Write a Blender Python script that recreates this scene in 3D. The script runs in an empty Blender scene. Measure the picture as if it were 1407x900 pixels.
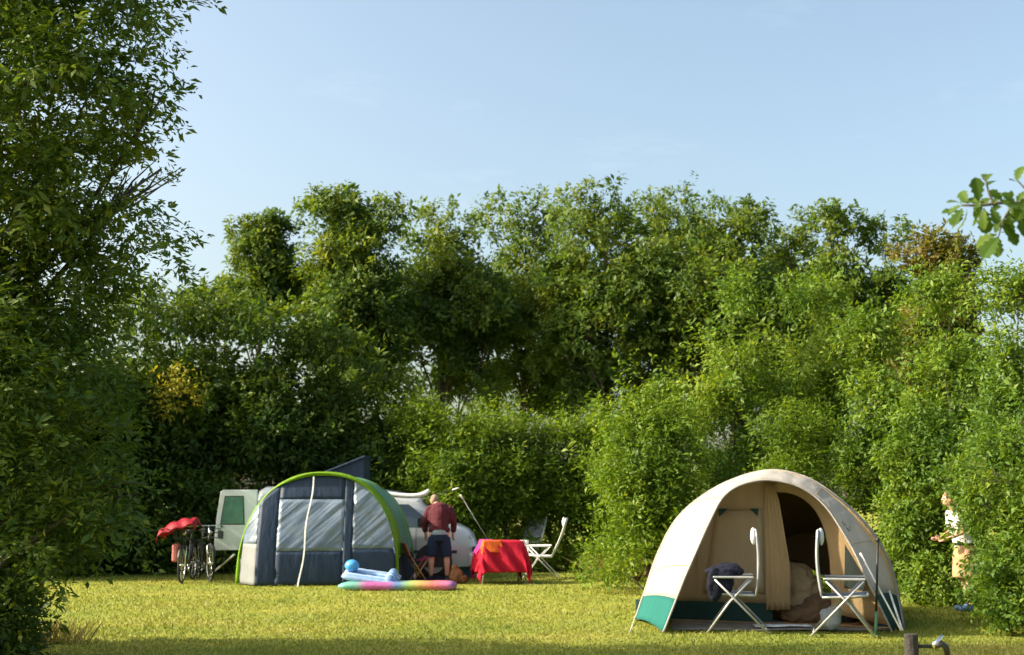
import bpy, math, random
import numpy as np
from mathutils import Vector, Matrix

# ------------------------------------------------------------------ camera, sky, sun
F, CX, CY, CAMZ = 1700.0, 703.5, 450.0, 1.5
PITCH = math.atan(240.0 / F)
scene = bpy.context.scene
col = scene.collection
cam_data = bpy.data.cameras.new('camera')
cam = bpy.data.objects.new('camera', cam_data)
col.objects.link(cam)
cam.location = (0, 0, CAMZ)
cam.rotation_euler = (math.pi / 2 + PITCH, 0, 0)
cam_data.sensor_width = 36.0
cam_data.lens = 36.0 * F / 1407.0
cam_data.clip_end = 3000
cam_data.dof.use_dof = True
cam_data.dof.focus_distance = 11.0
cam_data.dof.aperture_fstop = 2.8
scene.camera = cam

SUN_EL, SUN_AZ = math.radians(32), math.radians(-6)      # from the left, a little behind the camera
sunvec = Vector((-math.cos(SUN_AZ) * math.cos(SUN_EL), math.sin(SUN_AZ) * math.cos(SUN_EL), math.sin(SUN_EL)))
world = bpy.data.worlds.new('World')
scene.world = world
world.use_nodes = True
wn = world.node_tree
for n in list(wn.nodes): wn.nodes.remove(n)
sky = wn.nodes.new('ShaderNodeTexSky')
sky.sky_type = 'NISHITA'
sky.sun_disc = False
sky.sun_elevation = SUN_EL
sky.sun_rotation = math.atan2(sunvec.x, sunvec.y)
sky.air_density = 1.0
sky.dust_density = 5.0
sky.ozone_density = 0.6
wtc = wn.nodes.new('ShaderNodeTexCoord')
wmap = wn.nodes.new('ShaderNodeMapping')
wmap.inputs['Scale'].default_value = (2.2, 2.2, 9.0)
wmap.inputs['Rotation'].default_value = (0.1, 0.12, 0)
wnoise = wn.nodes.new('ShaderNodeTexNoise')
wnoise.inputs['Scale'].default_value = 1.7
wnoise.inputs['Detail'].default_value = 7
wnoise.inputs['Roughness'].default_value = 0.62
wramp = wn.nodes.new('ShaderNodeValToRGB')
wramp.color_ramp.elements[0].position = 0.57
wramp.color_ramp.elements[0].color = (0, 0, 0, 1)
wramp.color_ramp.elements[1].position = 0.9
wramp.color_ramp.elements[1].color = (0.12, 0.12, 0.12, 1)
wmix = wn.nodes.new('ShaderNodeMix')
wmix.data_type = 'RGBA'
wmix.inputs[7].default_value = (7.0, 7.2, 7.6, 1)
wbg = wn.nodes.new('ShaderNodeBackground')
wbg.inputs['Strength'].default_value = 0.15
wout = wn.nodes.new('ShaderNodeOutputWorld')
L = wn.links.new
L(wtc.outputs['Generated'], wmap.inputs['Vector'])
L(wmap.outputs['Vector'], wnoise.inputs['Vector'])
L(wnoise.outputs['Fac'], wramp.inputs['Fac'])
L(wramp.outputs['Color'], wmix.inputs[0])
L(sky.outputs['Color'], wmix.inputs[6])
wtint = wn.nodes.new('ShaderNodeMix')
wtint.data_type = 'RGBA'; wtint.blend_type = 'MULTIPLY'; wtint.inputs[0].default_value = 1.0
wtint.inputs[7].default_value = (1.08, 1.09, 1.0, 1)
L(wmix.outputs[2], wtint.inputs[6])
L(wtint.outputs[2], wbg.inputs['Color'])
L(wbg.outputs['Background'], wout.inputs['Surface'])

sun_data = bpy.data.lights.new('sun', 'SUN')
sun_data.energy = 5.0
sun_data.angle = math.radians(0.53)
sun_data.color = (1.0, 0.88, 0.68)
sun = bpy.data.objects.new('sun', sun_data)
sun.rotation_euler = sunvec.to_track_quat('Z', 'Y').to_euler()
sun.location = (-30, 5, 20)
col.objects.link(sun)

scene.view_settings.view_transform = 'Standard'
scene.view_settings.look = 'None'
scene.view_settings.gamma = 1
scene.view_settings.use_curve_mapping = False
scene.view_settings.exposure = 1.0
scene.cycles.max_bounces = 6
scene.cycles.diffuse_bounces = 3
scene.cycles.transmission_bounces = 4
scene.cycles.transparent_max_bounces = 8
scene.cycles.glossy_bounces = 2
scene.cycles.caustics_reflective = False
scene.cycles.caustics_refractive = False
scene.cycles.use_denoising = True
scene.cycles.sample_clamp_indirect = 4.0

# ------------------------------------------------------------------ pixel helpers (photo pixels 1407x900)
cp, sp = math.cos(PITCH), math.sin(PITCH)
def ray(px, py):
    x, y = (px - CX) / F, (CY - py) / F
    return Vector((x, cp - sp * y, sp + cp * y))
CAM = Vector((0, 0, CAMZ))
def at(px, py, Y):
    d = ray(px, py); return CAM + d * (Y / d.y)
def gp(px, py, z=0.0):
    d = ray(px, py); return CAM + d * ((z - CAMZ) / d.z)
def ppm(Y): return F / Y          # photo pixels per metre at distance Y

# ------------------------------------------------------------------ materials
def new_mat(name):
    m = bpy.data.materials.new(name); m.use_nodes = True
    nt = m.node_tree
    for n in list(nt.nodes): nt.nodes.remove(n)
    out = nt.nodes.new('ShaderNodeOutputMaterial')
    return m, nt, out
def noise(nt, scale, detail=4, rough=0.55, vec=None, coord='Object', mscale=None, rot=None):
    tc = nt.nodes.new('ShaderNodeTexCoord')
    n = nt.nodes.new('ShaderNodeTexNoise')
    n.inputs['Scale'].default_value = scale; n.inputs['Detail'].default_value = detail
    n.inputs['Roughness'].default_value = rough
    src = tc.outputs[coord]
    if rot:
        m0 = nt.nodes.new('ShaderNodeMapping'); m0.inputs['Rotation'].default_value = rot
        nt.links.new(src, m0.inputs['Vector']); src = m0.outputs['Vector']
    if mscale:
        mp = nt.nodes.new('ShaderNodeMapping')
        if mscale: mp.inputs['Scale'].default_value = mscale
        nt.links.new(src, mp.inputs['Vector']); src = mp.outputs['Vector']
    nt.links.new(src, n.inputs['Vector'])
    return n
def ramp(nt, fac, stops):
    r = nt.nodes.new('ShaderNodeValToRGB')
    el = r.color_ramp.elements
    while len(el) < len(stops): el.new(0.5)
    for e, (p, c) in zip(el, stops):
        e.position = p; e.color = (*c, 1)
    nt.links.new(fac, r.inputs['Fac'])
    return r
def bump(nt, height, strength, dist=0.01):
    b = nt.nodes.new('ShaderNodeBump')
    b.inputs['Strength'].default_value = strength; b.inputs['Distance'].default_value = dist
    nt.links.new(height, b.inputs['Height'])
    return b
def plain(name, c, rough=0.5, var=0.18, scale=9, metallic=0.0, bumps=0.0, bscale=60, coat=0.0, trans=0.0, spec=0.5, mscale=None):
    """principled colour with patchy wear; trans adds light shining through cloth"""
    m, nt, out = new_mat(name)
    p = nt.nodes.new('ShaderNodeBsdfPrincipled')
    n = noise(nt, scale, 5, 0.6, mscale=mscale)
    lo = tuple(v * (1 - var) for v in c); hi = tuple(min(1, v * (1 + var)) for v in c)
    r = ramp(nt, n.outputs['Fac'], [(0.3, lo), (0.7, hi)])
    nt.links.new(r.outputs['Color'], p.inputs['Base Color'])
    p.inputs['Roughness'].default_value = rough; p.inputs['Metallic'].default_value = metallic
    p.inputs['Coat Weight'].default_value = coat
    p.inputs['Specular IOR Level'].default_value = spec
    if bumps:
        n2 = noise(nt, bscale, 4, 0.6)
        b = bump(nt, n2.outputs['Fac'], bumps, 0.02)
        nt.links.new(b.outputs['Normal'], p.inputs['Normal'])
    sh = p.outputs['BSDF']
    if trans:
        t = nt.nodes.new('ShaderNodeBsdfTranslucent')
        nt.links.new(r.outputs['Color'], t.inputs['Color'])
        mx = nt.nodes.new('ShaderNodeMixShader'); mx.inputs['Fac'].default_value = trans
        nt.links.new(sh, mx.inputs[1]); nt.links.new(t.outputs['BSDF'], mx.inputs[2]); sh = mx.outputs['Shader']
    nt.links.new(sh, out.inputs['Surface'])
    return m
def leaf_mat(name, stops, trans=0.42, rough=0.55, tcol=(1.35, 1.25, 0.45)):
    m, nt, out = new_mat(name)
    a = nt.nodes.new('ShaderNodeAttribute'); a.attribute_name = 'tint'
    n = noise(nt, 0.55, 3, 0.5)
    mm = nt.nodes.new('ShaderNodeMath'); mm.operation = 'MULTIPLY_ADD'
    mm.inputs[1].default_value = 0.55; 
    m2 = nt.nodes.new('ShaderNodeMath'); m2.operation = 'MULTIPLY_ADD'
    m2.inputs[1].default_value = 1.1; m2.inputs[2].default_value = -0.33
    nt.links.new(n.outputs['Fac'], m2.inputs[0])
    nt.links.new(a.outputs['Fac'], mm.inputs[0]); nt.links.new(m2.outputs[0], mm.inputs[2])
    r = ramp(nt, mm.outputs[0], stops)
    p = nt.nodes.new('ShaderNodeBsdfPrincipled')
    p.inputs['Roughness'].default_value = rough
    p.inputs['Specular IOR Level'].default_value = 0.35
    nt.links.new(r.outputs['Color'], p.inputs['Base Color'])
    tm = nt.nodes.new('ShaderNodeMix'); tm.data_type = 'RGBA'; tm.blend_type = 'MULTIPLY'
    tm.inputs[0].default_value = 1.0; tm.inputs[7].default_value = (*tcol, 1)
    nt.links.new(r.outputs['Color'], tm.inputs[6])
    t = nt.nodes.new('ShaderNodeBsdfTranslucent')
    nt.links.new(tm.outputs[2], t.inputs['Color'])
    mx = nt.nodes.new('ShaderNodeMixShader'); mx.inputs['Fac'].default_value = trans
    nt.links.new(p.outputs['BSDF'], mx.inputs[1]); nt.links.new(t.outputs['BSDF'], mx.inputs[2])
    nt.links.new(mx.outputs['Shader'], out.inputs['Surface'])
    return m
M = {}
M['leaf_row'] = leaf_mat('leaf_row', [(0.0, (0.04, 0.095, 0.028)), (0.5, (0.095, 0.165, 0.028)), (1.0, (0.23, 0.26, 0.035))])
M['leaf_hedge'] = leaf_mat('leaf_hedge', [(0.0, (0.024, 0.065, 0.016)), (0.5, (0.065, 0.125, 0.018)), (1.0, (0.19, 0.235, 0.024))])
M['leaf_bright'] = leaf_mat('leaf_bright', [(0.0, (0.04, 0.105, 0.016)), (0.5, (0.115, 0.205, 0.022)), (1.0, (0.27, 0.33, 0.03))])
M['leaf_fine'] = leaf_mat('leaf_fine', [(0.0, (0.045, 0.11, 0.012)), (0.5, (0.13, 0.22, 0.016)), (1.0, (0.30, 0.35, 0.022))])
M['leaf_ash'] = leaf_mat('leaf_ash', [(0.0, (0.036, 0.085, 0.022)), (0.5, (0.085, 0.15, 0.024)), (1.0, (0.20, 0.22, 0.025))], trans=0.42)
M['leaf_rust'] = leaf_mat('leaf_rust', [(0.0, (0.06, 0.11, 0.02)), (0.5, (0.13, 0.14, 0.03)), (1.0, (0.22, 0.13, 0.04))])
M['leaf_yellow'] = leaf_mat('leaf_yellow', [(0.0, (0.16, 0.17, 0.02)), (0.5, (0.32, 0.30, 0.03)), (1.0, (0.45, 0.36, 0.04))])
M['leaf_oak'] = leaf_mat('leaf_oak', [(0.0, (0.03, 0.08, 0.008)), (0.5, (0.06, 0.12, 0.012)), (1.0, (0.13, 0.18, 0.016))], trans=0.45, rough=0.7)
M['dry_stalk'] = leaf_mat('dry_stalk', [(0.0, (0.16, 0.14, 0.04)), (0.5, (0.28, 0.23, 0.08)), (1.0, (0.4, 0.33, 0.13))], trans=0.25)
M['bark'] = plain('bark', (0.07, 0.06, 0.046), 0.9, 0.35, 7, bumps=0.8, bscale=18, mscale=(1, 1, 0.25))
M['grass_blade'] = leaf_mat('grass_blade', [(0.0, (0.12, 0.175, 0.028)), (0.5, (0.215, 0.24, 0.045)), (1.0, (0.33, 0.305, 0.08))], trans=0.3, tcol=(1.15, 1.1, 0.6))

def ground_mat():
    m, nt, out = new_mat('lawn')
    p = nt.nodes.new('ShaderNodeBsdfPrincipled'); p.inputs['Roughness'].default_value = 0.95
    p.inputs['Specular IOR Level'].default_value = 0.1
    n1 = noise(nt, 0.55, 6, 0.62); n2 = noise(nt, 9.0, 5, 0.7); n3 = noise(nt, 1.6, 4, 0.6, mscale=(0.35, 1.5, 1))
    a = nt.nodes.new('ShaderNodeMath'); a.operation = 'MULTIPLY_ADD'; a.inputs[1].default_value = 0.45
    b = nt.nodes.new('ShaderNodeMath'); b.operation = 'MULTIPLY_ADD'; b.inputs[1].default_value = 0.35
    b2 = nt.nodes.new('ShaderNodeMath'); b2.operation = 'MULTIPLY'; b2.inputs[1].default_value = 0.3
    nt.links.new(n3.outputs['Fac'], b2.inputs[0])
    nt.links.new(n2.outputs['Fac'], b.inputs[0]); nt.links.new(b2.outputs[0], b.inputs[2])
    nt.links.new(n1.outputs['Fac'], a.inputs[0]); nt.links.new(b.outputs[0], a.inputs[2])
    r = ramp(nt, a.outputs[0], [(0.36, (0.11, 0.15, 0.016)), (0.5, (0.19, 0.22, 0.03)), (0.62, (0.26, 0.26, 0.042)), (0.74, (0.34, 0.29, 0.075))])
    nt.links.new(r.outputs['Color'], p.inputs['Base Color'])
    bp = bump(nt, n2.outputs['Fac'], 0.9, 0.05); nt.links.new(bp.outputs['Normal'], p.inputs['Normal'])
    nt.links.new(p.outputs['BSDF'], out.inputs['Surface'])
    return m
M['lawn'] = ground_mat()

def cloth(name, c, trans=0.3, var=0.12, rough=0.85, weave=220, scale=3.0, wrinkle=0.25, wscale=5, mscale=(1, 1, 0.3)):
    m, nt, out = new_mat(name)
    p = nt.nodes.new('ShaderNodeBsdfPrincipled'); p.inputs['Roughness'].default_value = rough
    p.inputs['Specular IOR Level'].default_value = 0.25
    n = noise(nt, scale, 6, 0.65, mscale=mscale)
    r = ramp(nt, n.outputs['Fac'], [(0.28, tuple(v * (1 - var) for v in c)), (0.72, tuple(min(1, v * (1 + var)) for v in c))])
    nt.links.new(r.outputs['Color'], p.inputs['Base Color'])
    w = noise(nt, wscale, 4, 0.55, mscale=mscale)
    b = bump(nt, w.outputs['Fac'], wrinkle, 0.12)
    nt.links.new(b.outputs['Normal'], p.inputs['Normal'])
    t = nt.nodes.new('ShaderNodeBsdfTranslucent'); nt.links.new(r.outputs['Color'], t.inputs['Color'])
    nt.links.new(b.outputs['Normal'], t.inputs['Normal'])
    mx = nt.nodes.new('ShaderNodeMixShader'); mx.inputs['Fac'].default_value = trans
    nt.links.new(p.outputs['BSDF'], mx.inputs[1]); nt.links.new(t.outputs['BSDF'], mx.inputs[2])
    nt.links.new(mx.outputs['Shader'], out.inputs['Surface'])
    return m
M['canvas_cream'] = cloth('canvas_cream', (0.50, 0.475, 0.44), 0.34, var=0.12, wrinkle=0.3, wscale=3.5)
M['canvas_tan'] = cloth('canvas_tan', (0.56, 0.43, 0.27), 0.42)
M['canvas_band'] = cloth('canvas_band', (0.58, 0.42, 0.23), 0.42)
M['canvas_dark'] = cloth('canvas_dark', (0.03, 0.04, 0.035), 0.05)
M['dimming_brown'] = cloth('dimming_brown', (0.24, 0.16, 0.09), 0.0)
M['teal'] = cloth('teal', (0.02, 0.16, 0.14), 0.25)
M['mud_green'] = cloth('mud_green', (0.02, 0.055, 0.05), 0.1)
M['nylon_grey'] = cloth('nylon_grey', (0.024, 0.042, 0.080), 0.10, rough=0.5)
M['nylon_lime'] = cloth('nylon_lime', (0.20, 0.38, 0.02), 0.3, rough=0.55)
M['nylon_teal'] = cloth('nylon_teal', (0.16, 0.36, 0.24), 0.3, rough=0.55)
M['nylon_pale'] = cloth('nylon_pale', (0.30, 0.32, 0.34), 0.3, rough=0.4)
M['webbing'] = plain('webbing', (0.72, 0.72, 0.70), 0.7)
M['red_cloth'] = cloth('red_cloth', (0.50, 0.012, 0.04), 0.22, wscale=4)
M['orange_cloth'] = cloth('orange_cloth', (0.85, 0.16, 0.035), 0.3)
M['pink_cloth'] = cloth('pink_cloth', (0.75, 0.05, 0.28), 0.3)
M['white_metal'] = plain('white_metal', (0.74, 0.73, 0.71), 0.35, 0.08, coat=0.2)
M['alu'] = plain('alu', (0.42, 0.43, 0.44), 0.45, 0.15, metallic=0.5)
M['chair_fabric'] = cloth('chair_fabric', (0.36, 0.40, 0.45), 0.2, mscale=(1, 1, 1))
M['chair_pale'] = cloth('chair_pale', (0.56, 0.60, 0.64), 0.3, mscale=(1, 1, 1))
M['cushion'] = plain('cushion', (0.72, 0.71, 0.72), 0.8, 0.1, bumps=0.4, bscale=25)
M['navy'] = cloth('navy', (0.006, 0.008, 0.02), 0.05, mscale=(1, 1, 1))
M['black'] = plain('black', (0.014, 0.014, 0.016), 0.5)
M['rubber'] = plain('rubber', (0.02, 0.02, 0.02), 0.8)
M['chrome'] = plain('chrome', (0.75, 0.75, 0.76), 0.2, 0.05, metallic=1.0)
M['van_white'] = plain('van_white', (0.52, 0.56, 0.60), 0.28, 0.03, 2, coat=0.6)
M['glass'] = plain('glass', (0.03, 0.05, 0.05), 0.06, 0.1, spec=0.9, coat=0.4)
M['glass_green'] = plain('glass_green', (0.06, 0.16, 0.13), 0.1, 0.15, spec=0.8)
M['plastic_dark'] = plain('plastic_dark', (0.03, 0.032, 0.036), 0.55)
M['lamp_glass'] = plain('lamp_glass', (0.35, 0.42, 0.45), 0.1, 0.2, spec=0.9)
M['skin'] = plain('skin', (0.56, 0.30, 0.20), 0.55, 0.12, 14)
M['hair_grey'] = plain('hair_grey', (0.30, 0.21, 0.15), 0.8, 0.3, 60, bumps=0.6, bscale=90)
M['hair_fair'] = plain('hair_fair', (0.22, 0.12, 0.07), 0.7, 0.3, 60, bumps=0.6, bscale=90)
M['eye'] = plain('eye', (0.03, 0.02, 0.02), 0.3)
M['denim'] = cloth('denim', (0.018, 0.032, 0.075), 0.03, mscale=(1, 1, 1))
M['undershirt'] = cloth('undershirt', (0.32, 0.42, 0.50), 0.15, mscale=(1, 1, 1))
M['white_cotton'] = cloth('white_cotton', (0.76, 0.76, 0.76), 0.2, mscale=(1, 1, 1))
M['tan_skirt'] = cloth('tan_skirt', (0.55, 0.36, 0.19), 0.2, mscale=(1, 1, 0.4))
M['shoe'] = plain('shoe', (0.07, 0.05, 0.04), 0.7)
M['shoe_blue'] = plain('shoe_blue', (0.10, 0.19, 0.36), 0.6)
M['blue_plastic'] = plain('blue_plastic', (0.03, 0.17, 0.36), 0.4)
M['blue_bag'] = cloth('blue_bag', (0.05, 0.15, 0.26), 0.1, mscale=(1, 1, 1))
M['ball_blue'] = plain('ball_blue', (0.06, 0.30, 0.62), 0.3, 0.25, 6)
M['wood'] = plain('wood', (0.30, 0.15, 0.07), 0.6, 0.25, 14, mscale=(1, 1, 0.2))
M['post_wood'] = plain('post_wood', (0.035, 0.03, 0.03), 0.9, 0.4, 10, bumps=0.8, bscale=22, mscale=(1, 1, 0.2))
M['brown_bag'] = cloth('brown_bag', (0.17, 0.075, 0.035), 0.05, mscale=(1, 1, 1))
M['maroon'] = cloth('maroon', (0.20, 0.02, 0.05), 0.1, mscale=(1, 1, 1))
M['pink_bag'] = cloth('pink_bag', (0.52, 0.17, 0.16), 0.1, mscale=(1, 1, 1))
M['red_cover'] = cloth('red_cover', (0.26, 0.008, 0.022), 0.15, mscale=(1, 1, 1), rough=0.55)
M['bedding'] = cloth('bedding', (0.50, 0.36, 0.20), 0.1, mscale=(1, 1, 1))
M['bed_brown'] = cloth('bed_brown', (0.16, 0.10, 0.055), 0.05, mscale=(1, 1, 1))
M['mat_grey'] = plain('mat_grey', (0.20, 0.185, 0.17), 0.9, 0.25, 5, bumps=0.5, bscale=80)
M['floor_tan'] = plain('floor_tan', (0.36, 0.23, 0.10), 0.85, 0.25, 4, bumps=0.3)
M['paper'] = plain('paper', (0.62, 0.66, 0.70), 0.7, 0.2, 12)
M['stone'] = plain('stone', (0.30, 0.31, 0.30), 0.85, 0.25, 12, bumps=0.6)
M['green_plastic'] = plain('green_plastic', (0.12, 0.30, 0.20), 0.5)
M['brass'] = plain('brass', (0.45, 0.17, 0.06), 0.4, 0.2, metallic=0.4)

def plaid():
    m, nt, out = new_mat('plaid_shirt')
    p = nt.nodes.new('ShaderNodeBsdfPrincipled'); p.inputs['Roughness'].default_value = 0.9
    tc = nt.nodes.new('ShaderNodeTexCoord')
    res = None
    for ax, sc in (('X', 40.0), ('Z', 40.0)):
        w = nt.nodes.new('ShaderNodeTexWave'); w.bands_direction = ax
        w.inputs['Scale'].default_value = sc / 6.28 * 1.2; w.inputs['Distortion'].default_value = 0.6
        nt.links.new(tc.outputs['Object'], w.inputs['Vector'])
        r = ramp(nt, w.outputs['Fac'], [(0.3, (0.68, 0.68, 0.68)), (0.7, (1, 1, 1))])
        if res is None: res = r.outputs['Color']
        else:
            mx = nt.nodes.new('ShaderNodeMix'); mx.data_type = 'RGBA'; mx.blend_type = 'MULTIPLY'; mx.inputs[0].default_value = 0.8
            nt.links.new(res, mx.inputs[6]); nt.links.new(r.outputs['Color'], mx.inputs[7]); res = mx.outputs[2]
    mc = nt.nodes.new('ShaderNodeMix'); mc.data_type = 'RGBA'; mc.blend_type = 'MULTIPLY'; mc.inputs[0].default_value = 1
    mc.inputs[7].default_value = (0.105, 0.009, 0.02, 1)
    nt.links.new(res, mc.inputs[6]); nt.links.new(mc.outputs[2], p.inputs['Base Color'])
    n = noise(nt, 9, 4, 0.6); b = bump(nt, n.outputs['Fac'], 0.5, 0.05); nt.links.new(b.outputs['Normal'], p.inputs['Normal'])
    nt.links.new(p.outputs['BSDF'], out.inputs['Surface'])
    return m
M['plaid'] = plaid()

def vinyl():
    """clear awning window: half see-through film, creased, mirrored sky put into its base colour"""
    m, nt, out = new_mat('vinyl_window')
    p = nt.nodes.new('ShaderNodeBsdfPrincipled')
    n0 = noise(nt, 2.0, 4, 0.6)
    r = ramp(nt, n0.outputs['Fac'], [(0.3, (0.12, 0.165, 0.24)), (0.7, (0.21, 0.27, 0.36))])  # blue-grey of the reflected sky as base colour
    nt.links.new(r.outputs['Color'], p.inputs['Base Color'])
    p.inputs['Roughness'].default_value = 0.2; p.inputs['Specular IOR Level'].default_value = 0.8
    n = noise(nt, 2.2, 2, 0.45, mscale=(2.0, 0.6, 0.22), rot=(0, math.radians(-48), 0))
    b = bump(nt, n.outputs['Fac'], 0.75, 0.16)
    nt.links.new(b.outputs['Normal'], p.inputs['Normal'])
    tr = nt.nodes.new('ShaderNodeBsdfTransparent'); tr.inputs['Color'].default_value = (0.8, 0.83, 0.86, 1)
    mx = nt.nodes.new('ShaderNodeMixShader'); mx.inputs['Fac'].default_value = 0.15
    nt.links.new(p.outputs['BSDF'], mx.inputs[1]); nt.links.new(tr.outputs['BSDF'], mx.inputs[2])
    nt.links.new(mx.outputs['Shader'], out.inputs['Surface'])
    return m
M['vinyl'] = vinyl()

def rainbow(name, stops, axis=0, span=(-1, 1), rough=0.35):
    m, nt, out = new_mat(name)
    p = nt.nodes.new('ShaderNodeBsdfPrincipled'); p.inputs['Roughness'].default_value = rough
    tc = nt.nodes.new('ShaderNodeTexCoord'); s = nt.nodes.new('ShaderNodeSeparateXYZ')
    nt.links.new(tc.outputs['Object'], s.inputs[0])
    mr = nt.nodes.new('ShaderNodeMapRange'); mr.inputs[1].default_value = span[0]; mr.inputs[2].default_value = span[1]
    nt.links.new(s.outputs[axis], mr.inputs[0])
    r = ramp(nt, mr.outputs[0], stops)
    nt.links.new(r.outputs['Color'], p.inputs['Base Color'])
    n = noise(nt, 12, 4, 0.6); b = bump(nt, n.outputs['Fac'], 0.4, 0.03); nt.links.new(b.outputs['Normal'], p.inputs['Normal'])
    t = nt.nodes.new('ShaderNodeBsdfTranslucent'); nt.links.new(r.outputs['Color'], t.inputs['Color'])
    mx = nt.nodes.new('ShaderNodeMixShader'); mx.inputs['Fac'].default_value = 0.25
    nt.links.new(p.outputs['BSDF'], mx.inputs[1]); nt.links.new(t.outputs['BSDF'], mx.inputs[2])
    nt.links.new(mx.outputs['Shader'], out.inputs['Surface'])
    return m

# ------------------------------------------------------------------ mesh builder
class MB:
    def __init__(s): s.v = []; s.f = []
    def add(s, vs, fs):
        o = len(s.v); s.v += [tuple(v) for v in vs]; s.f += [tuple(i + o for i in f) for f in fs]; return s
    def box(s, c, size, rot=None):
        c = Vector(c); hx, hy, hz = [q / 2 for q in size]
        vs = [Vector((x, y, z)) for x in (-hx, hx) for y in (-hy, hy) for z in (-hz, hz)]
        if rot: vs = [rot @ v for v in vs]
        return s.add([v + c for v in vs], [(0, 1, 3, 2), (4, 6, 7, 5), (0, 4, 5, 1), (2, 3, 7, 6), (0, 2, 6, 4), (1, 5, 7, 3)])
    def tube(s, pts, r, n=8, cap=True):
        pts = [Vector(p) for p in pts]
        rs = r if isinstance(r, (list, tuple)) else [r] * len(pts)
        rings = []; prev = None
        for i, p in enumerate(pts):
            t = (pts[min(i + 1, len(pts) - 1)] - pts[max(i - 1, 0)])
            t = t.normalized() if t.length > 1e-9 else Vector((0, 0, 1))
            if prev is None:
                a = t.cross(Vector((0, 0, 1)))
                if a.length < 0.05: a = t.cross(Vector((1, 0, 0)))
            else:
                a = prev - t * prev.dot(t)
                if a.length < 1e-6: a = t.orthogonal()
            a.normalize(); prev = a; b = t.cross(a)
            rings.append([p + (a * math.cos(2 * math.pi * k / n) + b * math.sin(2 * math.pi * k / n)) * rs[i] for k in range(n)])
        vs = [v for rg in rings for v in rg]; fs = []
        for i in range(len(rings) - 1):
            for k in range(n):
                k2 = (k + 1) % n
                fs.append((i * n + k, i * n + k2, (i + 1) * n + k2, (i + 1) * n + k))
        if cap:
            fs.append(tuple(range(n - 1, -1, -1))); fs.append(tuple((len(rings) - 1) * n + k for k in range(n)))
        return s.add(vs, fs)
    def ellipsoid(s, c, r, seg=14, rings=9, rot=None):
        c = Vector(c); vs = []; fs = []
        for i in range(rings + 1):
            th = math.pi * i / rings
            for k in range(seg):
                ph = 2 * math.pi * k / seg
                v = Vector((r[0] * math.sin(th) * math.cos(ph), r[1] * math.sin(th) * math.sin(ph), r[2] * math.cos(th)))
                if rot: v = rot @ v
                vs.append(c + v)
        for i in range(rings):
            for k in range(seg):
                k2 = (k + 1) % seg
                fs.append((i * seg + k, (i + 1) * seg + k, (i + 1) * seg + k2, i * seg + k2))
        return s.add(vs, fs)
    def torus(s, c, R, r, axis='Y', n=28, m=8):
        c = Vector(c); vs = []; fs = []
        for i in range(n):
            a = 2 * math.pi * i / n
            for k in range(m):
                b = 2 * math.pi * k / m
                q = R + r * math.cos(b)
                x, y, z = q * math.cos(a), r * math.sin(b), q * math.sin(a)
                v = (x, y, z) if axis == 'Y' else ((y, x, z) if axis == 'X' else (x, z, y))
                vs.append(c + Vector(v))
        for i in range(n):
            for k in range(m):
                fs.append((i * m + k, ((i + 1) % n) * m + k, ((i + 1) % n) * m + (k + 1) % m, i * m + (k + 1) % m))
        return s.add(vs, fs)
    def lathe(s, prof, n=20, c=(0, 0, 0)):
        c = Vector(c); vs = []; fs = []
        for r, z in prof:
            for k in range(n):
                a = 2 * math.pi * k / n
                vs.append(c + Vector((r * math.cos(a), r * math.sin(a), z)))
        for i in range(len(prof) - 1):
            for k in range(n):
                k2 = (k + 1) % n
                fs.append((i * n + k, i * n + k2, (i + 1) * n + k2, (i + 1) * n + k))
        return s.add(vs, fs)
    def grid(s, rows):
        n, m = len(rows), len(rows[0]); vs = [p for r in rows for p in r]; fs = []
        for i in range(n - 1):
            for k in range(m - 1):
                fs.append((i * m + k, i * m + k + 1, (i + 1) * m + k + 1, (i + 1) * m + k))
        return s.add(vs, fs)
    def build(s, name, mat, parent=None, smooth=False, thick=0.0, bevel=0.0, subd=0, remesh=0.0, disp=None):
        me = bpy.data.meshes.new(name); me.from_pydata(s.v, [], s.f); me.update()
        if smooth or remesh:
            me.polygons.foreach_set('use_smooth', [True] * len(me.polygons))
        o = bpy.data.objects.new(name, me); me.materials.append(M[mat] if isinstance(mat, str) else mat)
        col.objects.link(o)
        if parent: o.parent = parent
        if remesh:
            md = o.modifiers.new('remesh', 'REMESH'); md.mode = 'VOXEL'; md.voxel_size = remesh; md.use_smooth_shade = True
            sm = o.modifiers.new('smooth', 'SMOOTH'); sm.iterations = 4; sm.factor = 0.6
        if subd:
            md = o.modifiers.new('subd', 'SUBSURF'); md.levels = subd; md.render_levels = subd
        if disp:
            tx = bpy.data.textures.new(name + '_folds', 'CLOUDS'); tx.noise_scale = disp[1]; tx.noise_depth = 3
            md = o.modifiers.new('folds', 'DISPLACE'); md.texture = tx; md.strength = disp[0]; md.mid_level = 0.5; md.texture_coords = 'LOCAL'
        if thick:
            md = o.modifiers.new('thick', 'SOLIDIFY'); md.thickness = thick; md.offset = 0
        if bevel:
            md = o.modifiers.new('bevel', 'BEVEL'); md.width = bevel; md.segments = 2; md.limit_method = 'ANGLE'
        return o
def thing(name, label, cat, loc=(0, 0, 0), rotz=0.0, group=None):
    o = bpy.data.objects.new(name, None); col.objects.link(o)
    o.location = loc; o.rotation_euler = (0, 0, rotz); o.empty_display_size = 0.2
    return tag(o, label, cat, group)
def tag(o, label, cat, group=None):
    o['label'] = label; o['category'] = cat
    if group: o['group'] = group
    return o
def copy_tree(o, parent=None):
    c = o.copy(); col.objects.link(c); c.parent = parent
    for ch in list(o.children): copy_tree(ch, c)
    return c
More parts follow.
